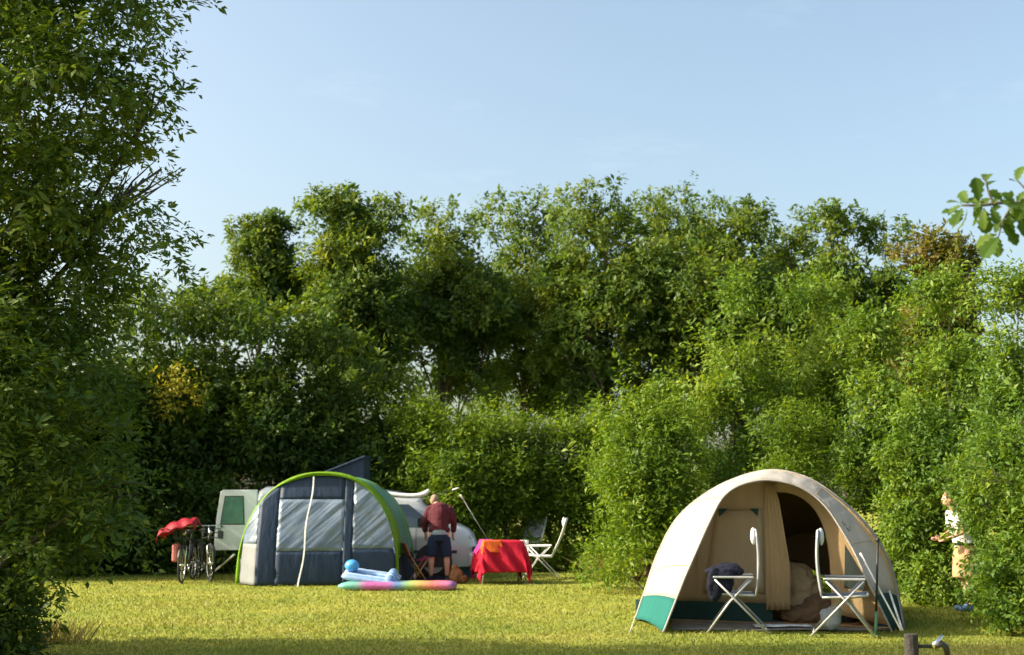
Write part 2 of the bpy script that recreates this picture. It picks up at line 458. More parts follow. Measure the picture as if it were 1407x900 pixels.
def smoothcurve(pts, n):
    """Catmull-Rom through points, n samples, returns Vectors"""
    P = [Vector(p) for p in pts]; P = [P[0] * 2 - P[1]] + P + [P[-1] * 2 - P[-2]]
    out = []; m = len(P) - 3
    for i in range(n):
        u = i / (n - 1) * m; k = min(int(u), m - 1); t = u - k
        a, b, c, d = P[k:k + 4]
        out.append(0.5 * ((2 * b) + (c - a) * t + (2 * a - 5 * b + 4 * c - d) * t * t + (3 * b - a - 3 * c + d) * t ** 3))
    return out

# ------------------------------------------------------------------ ground
def structure(o): o['kind'] = 'structure'; return o
gmb = MB()
gx = [-1500, -300, -80, -30, -15, -8, -4, 0, 4, 8, 15, 30, 80, 300, 1500]
gy = [-60, -10, 4, 8, 12, 16, 20, 24, 28, 34, 50, 90, 200, 500, 1600]
gmb.grid([[(x, y, 0.0) for x in gx] for y in gy])
structure(gmb.build('ground', 'lawn'))

rng = np.random.default_rng(11)
def quad_mesh(name, V4, tint, mat, parent=None, kind=None):
    """V4: (n,4,3) array of quads, tint per quad"""
    n = len(V4); me = bpy.data.meshes.new(name)
    me.vertices.add(n * 4); me.vertices.foreach_set('co', V4.astype(np.float32).ravel())
    me.loops.add(n * 4); me.loops.foreach_set('vertex_index', np.arange(n * 4, dtype=np.int32))
    me.polygons.add(n); me.polygons.foreach_set('loop_start', np.arange(0, n * 4, 4, dtype=np.int32))
    me.polygons.foreach_set('loop_total', np.full(n, 4, dtype=np.int32))
    a = me.attributes.new('tint', 'FLOAT', 'FACE'); a.data.foreach_set('value', tint.astype(np.float32))
    me.update(calc_edges=True)
    me.materials.append(M[mat]); o = bpy.data.objects.new(name, me); col.objects.link(o)
    if parent: o.parent = parent
    if kind: o['kind'] = kind
    return o
def unit(a): return a / np.maximum(np.linalg.norm(a, axis=-1, keepdims=True), 1e-9)
def wob(P, wl, seed, k=7):
    r = np.random.default_rng(seed); s = np.zeros(len(P))
    for i in range(k):
        d = unit(r.normal(size=3)) * (2 * math.pi / (wl * r.uniform(0.6, 1.6)))
        s += np.sin(P @ d + r.uniform(0, 6.28))
    return s / math.sqrt(k)

def grass(n):
    inv = rng.uniform(1 / 30.0, 1 / 9.5, n); Y = 1 / inv
    X = rng.uniform(-1, 1, n) * (0.50 * Y + 1.0)
    P = np.stack([X, Y, np.zeros(n)], 1)
    patch = wob(P, 2.2, 5)
    h = rng.uniform(0.018, 0.042, n) * (0.75 + 0.012 * Y) * (1 + 0.25 * patch)
    w = 0.0045 * (0.6 + Y / 16)
    a = rng.uniform(0, 6.28, n); side = np.stack([np.cos(a), np.sin(a), 0 * a], 1) * w[:, None]
    lean = np.stack([rng.normal(0, 0.45, n), rng.normal(0, 0.45, n), np.ones(n)], 1) * h[:, None]
    lean2 = lean * 0.55; tip = P + lean * np.array([1.35, 1.35, 1.0])
    V = np.stack([P - side, P + side, P + lean2 + side * 0.8, tip], 1)
    t = np.clip(0.48 + 0.2 * patch + 0.16 * wob(P * np.array([.5, 1.3, 1]), 0.8, 6) + rng.normal(0, 0.08, n), 0, 1)
    o = quad_mesh('lawn_grass', V, t, 'grass_blade', kind='stuff')
    o['label'] = 'short yellow-green mown grass of the camping lawn'; o['category'] = 'grass'
grass(160000)

# ------------------------------------------------------------------ foliage
def leaves(lobes, n_twigs, per, size, seed, twig=0.22, asp=0.42, gap=-0.5, wl=1.1, up=0.5, shoots=0, shoot_len=0.6, zmin=0.05, droop=0.0, shell=0.45, pinn=False, thin_z=0.0, thin=0.0):
    r = np.random.default_rng(seed)
    Lb = np.array(lobes, float); C = Lb[:, :3]; R = Lb[:, 3:6]
    wgt = (R.prod(1) ** (2 / 3)); wgt /= wgt.sum()
    def pick(n, lo, hi):
        i = r.choice(len(Lb), n, p=wgt); d = unit(r.normal(size=(n, 3)))
        q = r.uniform(lo ** 2.2, hi ** 2.2, n) ** (1 / 2.2)
        return C[i] + d * R[i] * q[:, None], unit(d / R[i])
    P, O = pick(int(n_twigs * 1.5), shell, 1.04)
    nz = wob(P, wl, seed + 3)
    keep = (nz > gap + thin * np.clip(thin_z - P[:, 2], 0, 1) + r.normal(0, 0.35, len(P))) & (P[:, 2] > zmin)
    P, O = P[keep][:n_twigs], O[keep][:n_twigs]
    T = unit(O + np.array([0, 0, up]) + r.normal(0, 0.45, P.shape)); TL = np.full(len(P), twig) * r.uniform(0.6, 1.4, len(P))
    K = np.full(len(P), per)
    if shoots:
        P2, O2 = pick(shoots, 0.85, 1.0)
        k2 = P2[:, 2] > zmin + 0.4
        P2, O2 = P2[k2], O2[k2]
        T2 = unit(O2 + np.array([0, 0, up * 1.6]) + r.normal(0, 0.25, P2.shape))
        P = np.vstack([P, P2]); O = np.vstack([O, O2]); T = np.vstack([T, T2])
        TL = np.concatenate([TL, shoot_len * r.uniform(0.4, 1.2, len(P2))])
        K = np.concatenate([K, np.full(len(P2), int(per * max(1.5, shoot_len / twig * 0.7)))])
    idx = np.repeat(np.arange(len(P)), K); n = len(idx)
    t = r.uniform(0, 1, n)
    side = r.normal(size=(n, 3)); ax = T[idx]
    side = unit(side - ax * (side * ax).sum(1, keepdims=True))
    if pinn: side[:, 2] *= 0.35; side = unit(side)
    base = P[idx] + ax * (t * TL[idx])[:, None] - np.array([0, 0, 1.0]) * (droop * t * t * TL[idx])[:, None] + side * (0.25 * twig * r.uniform(0, 1, n))[:, None]
    U = unit(side * 0.9 + ax * 0.55 + r.normal(0, 0.28, (n, 3)) - np.array([0, 0, 0.15]))
    Nn = r.normal(0, 0.55, (n, 3)) + np.array([0, 0, 0.75]) + O[idx] * 0.35
    W = unit(np.cross(Nn, U)); Nn = np.cross(U, W)
    s = (size * r.uniform(0.6, 1.35, n) * (1 + 0.25 * r.normal(0, 1, len(P))[idx].clip(-1.4, 1.8)))[:, None]
    V = np.stack([base, base + U * s * 0.48 + W * s * asp * 0.5 + Nn * s * 0.06, base + U * s - Nn * s * 0.10, base + U * s * 0.48 - W * s * asp * 0.5 + Nn * s * 0.06], 1)
    V[:, :, 2] = np.maximum(V[:, :, 2], 0.01)
    tw = r.normal(0, 0.2, len(P))
    tint = np.clip(0.5 + 0.16 * wob(P, wl * 0.8, seed + 9)[idx] + 0.7 * tw[idx] + r.normal(0, 0.15, n), 0, 1)
    return V, tint

def woody(parent, base, top, r0, lobes, seed, nl=6, lowest=0.25, tw=5, trunk_mat='bark', lean=0.15):
    rd = random.Random(seed)
    base, top = Vector(base), Vector(top)
    n = 9; pts = []
    for i in range(n):
        f = i / (n - 1); p = base.lerp(top, f)
        w = lean * math.sin(math.pi * f)
        pts.append(p + Vector((rd.uniform(-1, 1) * w, rd.uniform(-1, 1) * w, 0)))
    pts[0] = base + Vector((0, 0, -0.06))
    rs = [r0 * (1.25 if i == 0 else 1) * (1 - 0.85 * i / (n - 1)) + 0.008 for i in range(n)]
    MB().tube(pts, rs, 9).build('trunk', trunk_mat, parent, smooth=True)
    pick = rd.sample(lobes, min(nl, len(lobes)))
    for lb in pick:
        c = Vector(lb[:3]); R = lb[3:6]
        f = max(lowest, min(0.92, (c.z - base.z) / max(0.1, top.z - base.z) - rd.uniform(0.12, 0.3)))
        s = pts[int(f * (n - 1))]
        mid = s.lerp(c, 0.5) + Vector((rd.uniform(-.2, .2), rd.uniform(-.2, .2), rd.uniform(0, .25))) * (c - s).length * 0.4
        rr = r0 * (1 - 0.8 * f) * 0.42 + 0.006
        mb = MB().tube([s, s.lerp(mid, 0.5), mid, mid.lerp(c, 0.55), c], [rr, rr * .85, rr * .7, rr * .5, rr * .3], 6)
        for k in range(tw):
            d = Vector((rd.gauss(0, 1), rd.gauss(0, 1), rd.gauss(0.4, 1))).normalized()
            e = c + Vector((d.x * R[0], d.y * R[1], d.z * R[2])) * 0.9
            e.z = max(e.z, 0.1)
            q = mid.lerp(c, rd.uniform(0.2, 1))
            mb.tube([q, q.lerp(e, 0.5) + Vector((rd.uniform(-.1, .1), rd.uniform(-.1, .1), rd.uniform(-.05, .15))), e], [rr * .4, rr * .28, rr * .1], 5, cap=False)
        mb.build('limb', trunk_mat, parent, smooth=True)

def crown_lobes(cx, cy, z0, z1, hw, hd, n, seed, rel=(0.34, 0.55), taper=0.0, pw=2.0):
    rd = random.Random(seed); zc, hz = (z0 + z1) / 2, (z1 - z0) / 2
    out = []
    for i in range(n):
        for _ in range(60):
            a = [rd.uniform(-1, 1) for _ in range(3)]
            q = sum(abs(v) ** pw for v in a) ** (1 / pw)
            if 0.4 < q < 1: break
        rl = rd.uniform(*rel)
        k = (1 - rl) / 1.0
        tp = 1 - taper * (a[2] * 0.5 + 0.5)
        rr = rl * min(hw, max(hz, hw * 0.6)) * (0.75 + 0.25 * tp)
        out.append((cx + a[0] * hw * k * tp, cy + a[1] * hd * k * tp, zc + a[2] * hz * k, rr, rr * rd.uniform(.85, 1.1), rr * rd.uniform(.75, .95)))
    # one lobe at the very top so that the height is right
    rr = rel[0] * hw * (1 - 0.4 * taper)
    for fx, dz in ((rd.uniform(-.15, .15), 0), (rd.uniform(-.5, -.3), .35), (rd.uniform(.3, .5), .45), (rd.uniform(-.1, .1), 1.0)):
        out.append((cx + fx * hw * (1 - .6 * taper), cy + rd.uniform(-.2, .2) * hd, z1 - rr * (0.85 + dz), rr * 1.1, rr * 1.1, rr * 0.9))
    if z0 < 0.05:      # bushy down to the ground
        for i in range(max(6, n // 2)):
            a = 2 * math.pi * (i + rd.random()) / max(6, n // 2); rr = hw * rd.uniform(0.3, 0.42)
            out.append((cx + math.cos(a) * hw * 0.68, cy + math.sin(a) * hd * 0.68, rr * rd.uniform(0.55, 1.1), rr, rr, rr))
    return out

def plant(name, label, cat, px, py_top, hw_px, Y, mat, seed, z0=0.0, lobes_n=12, twigs=1500, per=12, size=0.12, group=None, depth=0.9,
          trunk_r=0.14, rel=(0.34, 0.55), taper=0.0, extra=None, limbs=6, pw=2.0, **kw):
    top = at(px, py_top, Y); cx, zt = top.x, top.z; hw = hw_px / ppm(Y)
    base = Vector((cx, Y, 0))
    t = thing(name, label, cat, base, 0, group)
    zt = zt - 0.1
    lobes = crown_lobes(0, 0, z0, zt, hw, hw * depth, lobes_n, seed, rel, taper, pw)
    if extra: lobes += [tuple(np.array(e[:3]) - np.array(base)) + tuple(e[3:6]) for e in extra]
    woody(t, (0, 0, 0), (0, 0, z0 + (zt - z0) * 0.8), trunk_r, lobes, seed, limbs, lowest=max(0.12, z0 / zt * 0.8))
    V, ti = leaves(lobes, twigs, per, size, seed, **kw)
    quad_mesh('crown', V, ti, mat, t, kind='stuff')
    return t

# tall tree row behind the hedge
G_ROW = 'tall trees in the row behind the hedge'
row = [  # px, top, halfwidth px, Y, crown bottom py, seed, label
    (612, 276, 104, 38, 590, 23, 'tall broadleaf tree of the row rising beyond the bending person'),
    (722, 264, 108, 41, 560, 24, 'tall broadleaf tree of the row rising beyond the white camp chairs'),
    (832, 252, 110, 38, 600, 25, 'tallest domed tree of the long row behind the hedge'),
    (925, 264, 100, 41, 560, 26, 'tall broadleaf tree of the row beyond the yellow-green bush'),
    (1003, 276, 92, 37, 610, 27, 'tall broadleaf tree of the row beyond the bush with sprouting top'),
    (1085, 297, 80, 39, 590, 28, 'lower broadleaf tree ending the row next to the slender tree')]
for px, tp, hw, Y, bt, sd, lb in row:
    plant('row_tree', lb, 'tree', px, tp, hw * 1.14, Y, 'leaf_row', sd, z0=max(2.6, at(px, 635, Y).z), lobes_n=52, twigs=4100, per=14, size=0.165,
          group=G_ROW, twig=0.4, gap=-0.2, wl=1.5, shoots=150, shoot_len=0.8, trunk_r=0.17, limbs=12, rel=(0.22, 0.42), depth=0.7, pw=2.3, thin_z=7.0, thin=0.6)
plant('row_tree', 'small round tree standing at the open end of the tall tree row', 'tree', 366, 298, 64, 37, 'leaf_row', 21, z0=5.8, lobes_n=20, group=G_ROW,
      twigs=1900, per=17, size=0.145, twig=0.36, gap=-0.4, wl=1.3, shoots=40, shoot_len=0.5, trunk_r=0.13, rel=(0.3, 0.44))
plant('row_tree', 'tall round-topped tree rising right beside the small round tree', 'tree', 486, 262, 94, 36, 'leaf_row', 22, z0=3.4, lobes_n=42, group=G_ROW,
      twigs=3900, per=15, size=0.155, twig=0.38, gap=-0.4, wl=1.6, shoots=70, shoot_len=0.6, trunk_r=0.18, limbs=10, rel=(0.25, 0.4), depth=0.8, pw=2.3)
plant('slender_tree', 'slender loose-crowned tree sticking up beside the rust-tinged tree', 'tree', 1150, 284, 50, 33, 'leaf_row', 31, z0=3.0, lobes_n=22,
      twigs=1900, per=12, size=0.16, twig=0.36, gap=-0.3, wl=1.0, shoots=50, shoot_len=0.6, trunk_r=0.10, taper=0.4)
plant('slender_tree', 'slim tree squeezed between the slender tree and the rust-tinged tree', 'tree', 1216, 303, 50, 33, 'leaf_row', 32, z0=3.0, lobes_n=22,
      twigs=1900, per=12, size=0.16, twig=0.36, gap=-0.3, wl=1.0, shoots=50, shoot_len=0.6, trunk_r=0.10, taper=0.3)
plant('rusty_tree', 'tree with rust-brown tinged foliage above the green bushes', 'tree', 1284, 320, 70, 27, 'leaf_rust', 33, z0=2.0, lobes_n=22,
      twigs=2200, per=12, size=0.13, twig=0.3, gap=-0.45, wl=1.2, shoots=80, shoot_len=0.45, trunk_r=0.11, rel=(.28, .42))
for px, tp, hw, Y, sd in [(470, 505, 64, 33, 96), (560, 545, 60, 33, 91), (655, 560, 70, 33.5, 92), (838, 555, 70, 33.5, 94), (930, 520, 60, 33, 95)]:
    plant('understory_shrub', 'dark shrub growing under the tall trees of the row', 'shrub', px, tp, hw, Y, 'leaf_row', sd, lobes_n=18, twigs=1500, per=11, size=0.15, group='shrubs under the tall tree row',
          twig=0.36, gap=-0.05, wl=1.1, shoots=60, shoot_len=0.6, trunk_r=0.06, depth=0.8)

# dark hedge behind the van and awning tent
G_H = 'tall shrubs of the dark hedge behind the van'
L_H = 'tall dense shrub in the dark hedge behind the white van'
for px, tp, hw, Y, sd in [(175, 405, 70, 27.5, 41), (245, 390, 70, 28, 42), (312, 396, 70, 28.5, 43), (385, 412, 70, 28, 44), (210, 398, 70, 29.6, 38), (285, 394, 70, 29.8, 39), (452, 446, 58, 28.5, 45), (520, 500, 55, 28.5, 46), (120, 470, 74, 26.5, 47)]:
    hs_ = plant('hedge_shrub', L_H, 'shrub', px, tp, hw, Y, 'leaf_hedge', sd, lobes_n=26, twigs=1550, per=11, size=0.14, group=G_H, twig=0.3, gap=-0.75, wl=1.2,
          shoots=160, shoot_len=0.8, trunk_r=0.07, depth=1.2, rel=(0.4, 0.6))
    if sd == 42:      # a spray of yellowed leaves on its outside
        hs_['label'] = 'tall dense hedge shrub carrying a spray of yellowed leaves'
        c_ = at(240, 540, 26.75) - hs_.location
        yl = [(c_.x + dx, c_.y, c_.z + dz, .2, .2, .2) for dx, dz in ((-.2, .1), (.12, .2), (.25, -.15), (-.1, -.3))]
        V_, t_ = leaves(yl, 60, 10, 0.105, 73, twig=0.3, gap=-1.5)
        yo = quad_mesh('yellow_foliage', V_, t_, 'leaf_yellow', hs_, kind='stuff'); yo['label'] = 'spray of yellowed leaves on the dark shrub'
G_C = 'lower shrubs of the hedge behind the red table'
L_C = 'shrub with upright yellow-green shoots in the low hedge behind the red table'
for px, tp, hw, Y, sd in [(575, 552, 50, 28, 51), (630, 572, 50, 27.5, 52), (690, 572, 52, 27.8, 53), (750, 585, 46, 28.2, 54), (800, 575, 46, 28, 55)]:
    plant('hedge_shrub', L_C, 'shrub', px, tp, hw, Y, 'leaf_fine', sd, lobes_n=18, twigs=1500, per=11, size=0.11, group=G_C, twig=0.34, gap=-0.6, wl=1.0,
          up=1.1, asp=0.3, shoots=240, shoot_len=0.85, trunk_r=0.05, depth=1.2, rel=(0.4, 0.6))
for px, tp, hw, sd in [(205, 640, 58, 98), (285, 648, 56, 99)]:
    plant('low_shrub', 'low dense shrub filling the foot of the dark hedge behind the bicycles', 'shrub', px, tp, hw, 27.0, 'leaf_hedge', sd, lobes_n=12, twigs=900, per=11, size=0.12, group='low shrubs behind the bicycles',
          twig=0.3, gap=-0.9, wl=0.9, trunk_r=0.03, depth=0.8)
# shrubs farther left that carry the hedge on beyond the frame
for px, tp, hw, Y, sd in [(40, 420, 96, 25.0, 48), (-130, 400, 110, 25.4, 49), (30, 400, 80, 29, 50), (-330, 380, 120, 25.8, 40)]:
    plant('hedge_shrub', 'tall dense shrub carrying the dark hedge on behind the feathery tree', 'shrub', px, tp, hw, Y, 'leaf_hedge', sd, lobes_n=16, twigs=1100, per=11, size=0.15, group='far end shrubs of the dark hedge',
          twig=0.34, gap=-0.8, wl=0.9, trunk_r=0.08, depth=1.0, rel=(0.4, 0.6))
# sunlit bushes behind the beige tent
plant('bush', 'bright yellow-green bush growing against the back corner of the beige tent', 'bush', 885, 536, 94, 21.5, 'leaf_fine', 61, lobes_n=20, twigs=2600, per=11, size=0.085, twig=0.28,
      gap=-0.3, wl=1.1, up=0.9, shoots=520, shoot_len=0.95, trunk_r=0.05, rel=(0.36, 0.55), asp=0.36)
plant('bush', 'leafy light green bush with sprouting top behind the beige tent', 'bush', 1010, 392, 72, 22.5, 'leaf_bright', 62, lobes_n=20, twigs=2700, per=12, size=0.09, twig=0.36,
      gap=-0.15, wl=1.2, shoots=380, shoot_len=1.1, trunk_r=0.06, rel=(0.22, 0.48), taper=0.35)
plant('bush', 'broad light green bush filling the gap behind the tent roof', 'bush', 1110, 388, 78, 23, 'leaf_bright', 63, lobes_n=20, twigs=2700, per=12, size=0.09, twig=0.36,
      gap=-0.15, wl=1.2, shoots=380, shoot_len=1.1, trunk_r=0.06, rel=(0.22, 0.48), taper=0.35)
plant('bush', 'low feathery green bush right behind the top of the beige tent', 'bush', 1092, 556, 66, 20.5, 'leaf_fine', 64, lobes_n=14, twigs=1700, per=11, size=0.075, twig=0.3,
      gap=-0.7, wl=0.7, up=1.3, asp=0.25, shoots=230, shoot_len=0.5, trunk_r=0.04)
plant('bush', 'mid green bush beside the tent\'s shaded flank under the rust-tinged tree', 'bush', 1205, 430, 66, 21.5, 'leaf_bright', 65, lobes_n=18, twigs=2300, per=12, size=0.085, twig=0.26,
      gap=-0.25, wl=1.0, shoots=240, shoot_len=0.7, trunk_r=0.05, rel=(0.34, 0.5))
plant('bush', 'tall bright green bush behind the half-hidden woman', 'bush', 1290, 378, 80, 19, 'leaf_bright', 66, lobes_n=22, twigs=3600, per=12, size=0.075, twig=0.3,
      gap=-0.15, wl=1.1, shoots=420, shoot_len=0.9, trunk_r=0.06, rel=(0.2, 0.46), taper=0.2)
plant('bush', 'tall bright green bush towering over the water tap post', 'bush', 1392, 372, 84, 16.2, 'leaf_bright', 67, lobes_n=22, twigs=3800, per=12, size=0.07, twig=0.28,
      gap=-0.15, wl=1.0, shoots=420, shoot_len=0.8, trunk_r=0.06, rel=(0.2, 0.46), taper=0.2)
plant('bush', 'loose leafy bush screening the woman with the tan skirt', 'bush', 1440, 556, 84, 14.4, 'leaf_bright', 68, lobes_n=20, twigs=2900, per=12, size=0.065, twig=0.2,
      gap=-0.35, wl=0.5, shoots=200, shoot_len=0.42, trunk_r=0.04, rel=(0.3, 0.46), limbs=14,
      extra=[(*at(x, y, Y), r, r, r * .8) for x, y, Y, r in [(1345, 640, 14.6, .26), (1352, 715, 14.6, .24), (1312, 728, 15.2, .15), (1335, 770, 15.0, .13), (1300, 655, 15.2, .16), (1345, 690, 15.0, .18), (1340, 820, 15, .14), (1325, 722, 15.2, .2), (1342, 692, 15.2, .24), (1352, 790, 15, .16), (1330, 660, 15.1, .15), (1372, 680, 14.5, .3), (1385, 770, 14.4, .28), (1372, 825, 14.4, .2)]])

plant('bush', 'small leafy bush between the tent flank and the half-hidden woman', 'bush', 1248, 600, 52, 19.0, 'leaf_bright', 69, z0=.3, lobes_n=14, twigs=1500, per=12, size=0.07, twig=0.22,
      gap=-0.5, wl=0.6, shoots=90, shoot_len=0.4, trunk_r=0.03, limbs=6)
for px, tp, hw, Y, sd in [(1560, 420, 95, 17.5, 101), (1700, 400, 100, 21, 102)]:
    plant('bush', 'leafy bush carrying the green thicket on beyond the tap post', 'bush', px, tp, hw, Y, 'leaf_bright', sd, lobes_n=18, twigs=1100, per=11, size=0.11, twig=0.3, gap=-0.4, wl=1.0,
          shoots=100, shoot_len=0.7, trunk_r=0.05, group='bushes beyond the tap post')
# left foreground tree
def left_tree():
    Y0 = 11.2; rd = random.Random(5)
    base = at(-110, 450, Y0); base = Vector((base.x, Y0, 0))
    t = thing('feathery_tree', 'big feathery-leaved tree in the shade with branches down to the grass', 'tree', base)
    edge = [(-260, 215), (-120, 225), (0, 205), (60, 190), (110, 165), (165, 190), (235, 205), (300, 150), (360, 180), (430, 150), (500, 140), (600, 150), (700, 120), (770, 65), (830, 20)]
    lobes = []
    def E(y):
        for (a, b), (c, d) in zip(edge, edge[1:]):
            if a <= y <= c: return b + (d - b) * (y - a) / (c - a)
        return edge[-1][1]
    y = -250
    while y < 850:
        for off in (30, 85, 150, 225, 310, 400):
            r = rd.uniform(0.36, 0.62); Y = Y0 + rd.uniform(-0.9, 0.9)
            p = at(E(min(830, max(-255, y))) - off - r * 40, y + rd.uniform(-30, 30), Y)
            if p.z < 0.4: p.z = 0.4
            lobes.append((p.x - base.x, p.y - base.y, p.z, r * 1.1, r * 1.1, r * 0.85))
        y += 72
    for px, py, r in [(222, 232, .20), (198, 245, .28), (222, 135, .18), (215, 350, .24), (190, 365, .3), (225, 12, .3), (140, 610, .3), (160, 665, .24), (120, 700, .35)]:
        p = at(px, py, Y0 + rd.uniform(-.5, .5)); lobes.append((p.x - base.x, p.y - base.y, p.z, r * 1.3, r, r * .7))
    woody(t, (0, 0, 0), (-0.6, 0, 9.0), 0.10, lobes, 5, 26, lowest=0.1, tw=5, lean=0.2)
    V, ti = leaves(lobes, 11500, 13, 0.08, 5, twig=0.3, asp=0.36, gap=-0.5, wl=0.85, up=0.25, shoots=420, shoot_len=0.55, droop=0.35, pinn=True, zmin=0.1)
    quad_mesh('crown', V, ti, 'leaf_ash', t, kind='stuff')
left_tree()
plant('shrub', 'dark shaded shrub at the foot of the feathery tree', 'shrub', -20, 620, 80, 12.2, 'leaf_ash', 71, lobes_n=18, twigs=2300, per=12, size=0.08, twig=0.24, gap=-0.6, wl=0.7,
      shoots=140, shoot_len=0.4, trunk_r=0.05, depth=0.8, rel=(0.4, 0.6))
plant('tree', 'broad leafy tree shading the feathery tree from the open side', 'tree', -640, 40, 270, 12.0, 'leaf_ash', 72, z0=0.8, lobes_n=26, twigs=2600, per=10, size=0.15, twig=0.4, gap=-0.7, wl=1.2,
      trunk_r=0.2, depth=0.75, rel=(0.32, 0.5))
# stalks and tufts
def tuft(name, label, cat, base, n, h, spread, mat, seed, w=0.012, bend=0.35):
    r = np.random.default_rng(seed)
    P = np.stack([r.normal(0, spread, n), r.normal(0, spread * .7, n), np.zeros(n)], 1)
    hh = h * r.uniform(0.4, 1.1, n); a = r.uniform(0, 6.28, n)
    side = np.stack([np.cos(a), np.sin(a), 0 * a], 1) * w
    ln = np.stack([r.normal(0, bend, n) + P[:, 0] * 0.6, r.normal(0, bend, n) + P[:, 1] * 0.6, np.ones(n)], 1) * hh[:, None]
    V = np.stack([P - side, P + side, P + ln * .6 + side * .8, P + ln * np.array([1.25, 1.25, 1])], 1)
    o = quad_mesh(name, V, np.clip(r.normal(.5, .25, n), 0, 1), mat)
    o.location = base; tag(o, label, cat); return o
tuft('tall_grass', 'clump of pale dry tall grass beside the beige tent\'s lit flank', 'grass clump', gp(872, 798), 1700, 0.50, 0.26, 'dry_stalk', 81)
tuft('dry_stalks', 'dry brown weed stalks under the feathery tree', 'weeds', gp(70, 884), 300, 0.26, 0.20, 'dry_stalk', 82, w=0.0035, bend=0.22)

# oak whose branch reaches into view over the bushes
def oak():
    Y0 = 5.2; base = Vector((3.75, Y0 - 0.1, 0))
    t = thing('young_oak', 'young oak whose leafy branch tip hangs before the open sky', 'tree', base)
    def loc(px, py, Y): return at(px, py, Y) - base
    trunk = [Vector((0, 0, -0.05)), Vector((0.05, 0, 0.9)), Vector((-0.03, 0.05, 1.9)), Vector((0.06, 0, 2.9)), Vector((0.02, 0.0, 3.7))]
    MB().tube(trunk, [0.09, 0.075, 0.06, 0.045, 0.02], 10).build('trunk', 'bark', t, smooth=True)
    tipc = loc(1340, 285, Y0)
    paths = [[trunk[2], Vector((-0.45, 0.05, 2.4)), loc(1520, 300, Y0), loc(1450, 290, Y0), loc(1395, 278, Y0), loc(1350, 282, Y0), loc(1322, 282, Y0)],
             [loc(1395, 278, Y0), loc(1380, 300, Y0), loc(1372, 325, Y0)],
             [loc(1365, 280, Y0), loc(1358, 262, Y0), loc(1354, 243, Y0)],
             [loc(1450, 290, Y0), loc(1415, 265, Y0 - .1), loc(1398, 248, Y0 - .1)],
             ]
    crown = []
    for k in range(14):
        s0 = trunk[2].lerp(trunk[4], k / 13); an = k * 2.4
        dr = Vector((math.cos(an), math.sin(an), 0.55)); ln = 0.85 - 0.03 * k
        if dr.x < -0.3: ln *= 0.45
        crown.append([s0, s0 + dr * ln * .5 + Vector((0, 0, .06)), s0 + dr * ln])
    paths += crown
    for i, p in enumerate(paths):
        r = 0.016 if i == 0 else (0.010 if i > 3 else 0.006)
        MB().tube(smoothcurve(p, 12), [r * (1 - 0.75 * k / 11) + 0.001 for k in range(12)], 7).build('branch', 'bark', t, smooth=True)
    # lobed oak leaf, folded a little along its midrib
    half = [(0, 0.02), (0.12, 0.07), (0.25, 0.19), (0.33, 0.14), (0.45, 0.27), (0.55, 0.2), (0.68, 0.32), (0.8, 0.22), (0.9, 0.18), (1.0, 0.0)]
    def leafmesh(bend):
        mb = MB(); vs = []
        for u, w in half: vs.append((u, 0, -bend * u * u))
        for sgn in (1, -1):
            for u, w in half: vs.append((u, sgn * w, 0.22 * w - bend * u * u))
        n = len(half); fs = []
        for i in range(n - 1):
            fs.append((i, i + 1, n + i + 1, n + i)); fs.append((i + 1, i, 2 * n + i, 2 * n + i + 1))
        mb.add(vs, fs); me = bpy.data.meshes.new('leaf'); me.from_pydata(mb.v, [], mb.f)
        a = me.attributes.new('tint', 'FLOAT', 'FACE'); a.data.foreach_set('value', [0.3 + bend] * len(me.polygons))
        me.materials.append(M['leaf_oak']); me.update(); return me
    meshes = [leafmesh(b) for b in (0.05, 0.2, 0.35, 0.5)]
    rd = random.Random(3)
    def put(p, d, s, nz):
        d = d.normalized(); nrm = (nz - d * nz.dot(d)).normalized(); w = nrm.cross(d)
        o = bpy.data.objects.new('leaf', rd.choice(meshes)); col.objects.link(o); o.parent = t
        o.matrix_local = Matrix.Translation(p) @ Matrix((d, w, nrm)).transposed().to_4x4() @ Matrix.Scale(s, 4)
    # (root px, root py, tip px, tip py): leaves the photo shows
    spots = [(1322, 282, 1298, 291), (1322, 281, 1306, 268), (1330, 280, 1316, 258), (1345, 278, 1340, 240), (1354, 250, 1357, 230), (1356, 256, 1368, 243), (1345, 283, 1330, 262),
             (1328, 286, 1330, 318), (1322, 286, 1308, 312), (1340, 288, 1344, 312), (1352, 286, 1356, 325), (1372, 325, 1348, 352), (1372, 326, 1370, 352), (1370, 322, 1335, 333),
             (1378, 305, 1400, 340), (1380, 300, 1362, 320), (1388, 292, 1384, 322), (1395, 280, 1378, 262), (1398, 250, 1401, 222), (1398, 250, 1386, 246), (1410, 262, 1396, 272),
             (1410, 270, 1400, 300), (1365, 280, 1376, 262), (1362, 284, 1372, 308), (1340, 280, 1322, 272), (1400, 285, 1412, 330), (1350, 282, 1338, 300), (1384, 280, 1392, 262)]
    spots += [(1330 + rd.uniform(-8, 75), 282 + rd.uniform(-8, 14)) + (0, 0) for _ in range(16)]
    for a, b, c, d in spots:
        if c == 0:
            an = rd.uniform(0, 6.28); ln = rd.uniform(18, 28); c, d = a + ln * math.cos(an), b + ln * math.sin(an)
        Y = Y0 + rd.uniform(-0.12, 0.12)
        p = loc(a, b, Y); q = loc(c, d, Y + rd.uniform(-.05, .05))
        put(p, q - p, (q - p).length * 0.92, Vector((rd.gauss(-.2, .45), -0.75, rd.gauss(0.55, .35))))
    for p in crown:        # the rest of its crown, beyond the frame
        c = smoothcurve(p, 16)
        for k in range(13):
            q = c[3 + k] if 3 + k < 16 else c[-1]
            put(q, Vector((rd.gauss(0, 1), rd.gauss(0, 1), rd.gauss(-.1, .5))), rd.uniform(.08, .12), Vector((rd.gauss(0, .5), rd.gauss(0, .5), 1)))
oak()

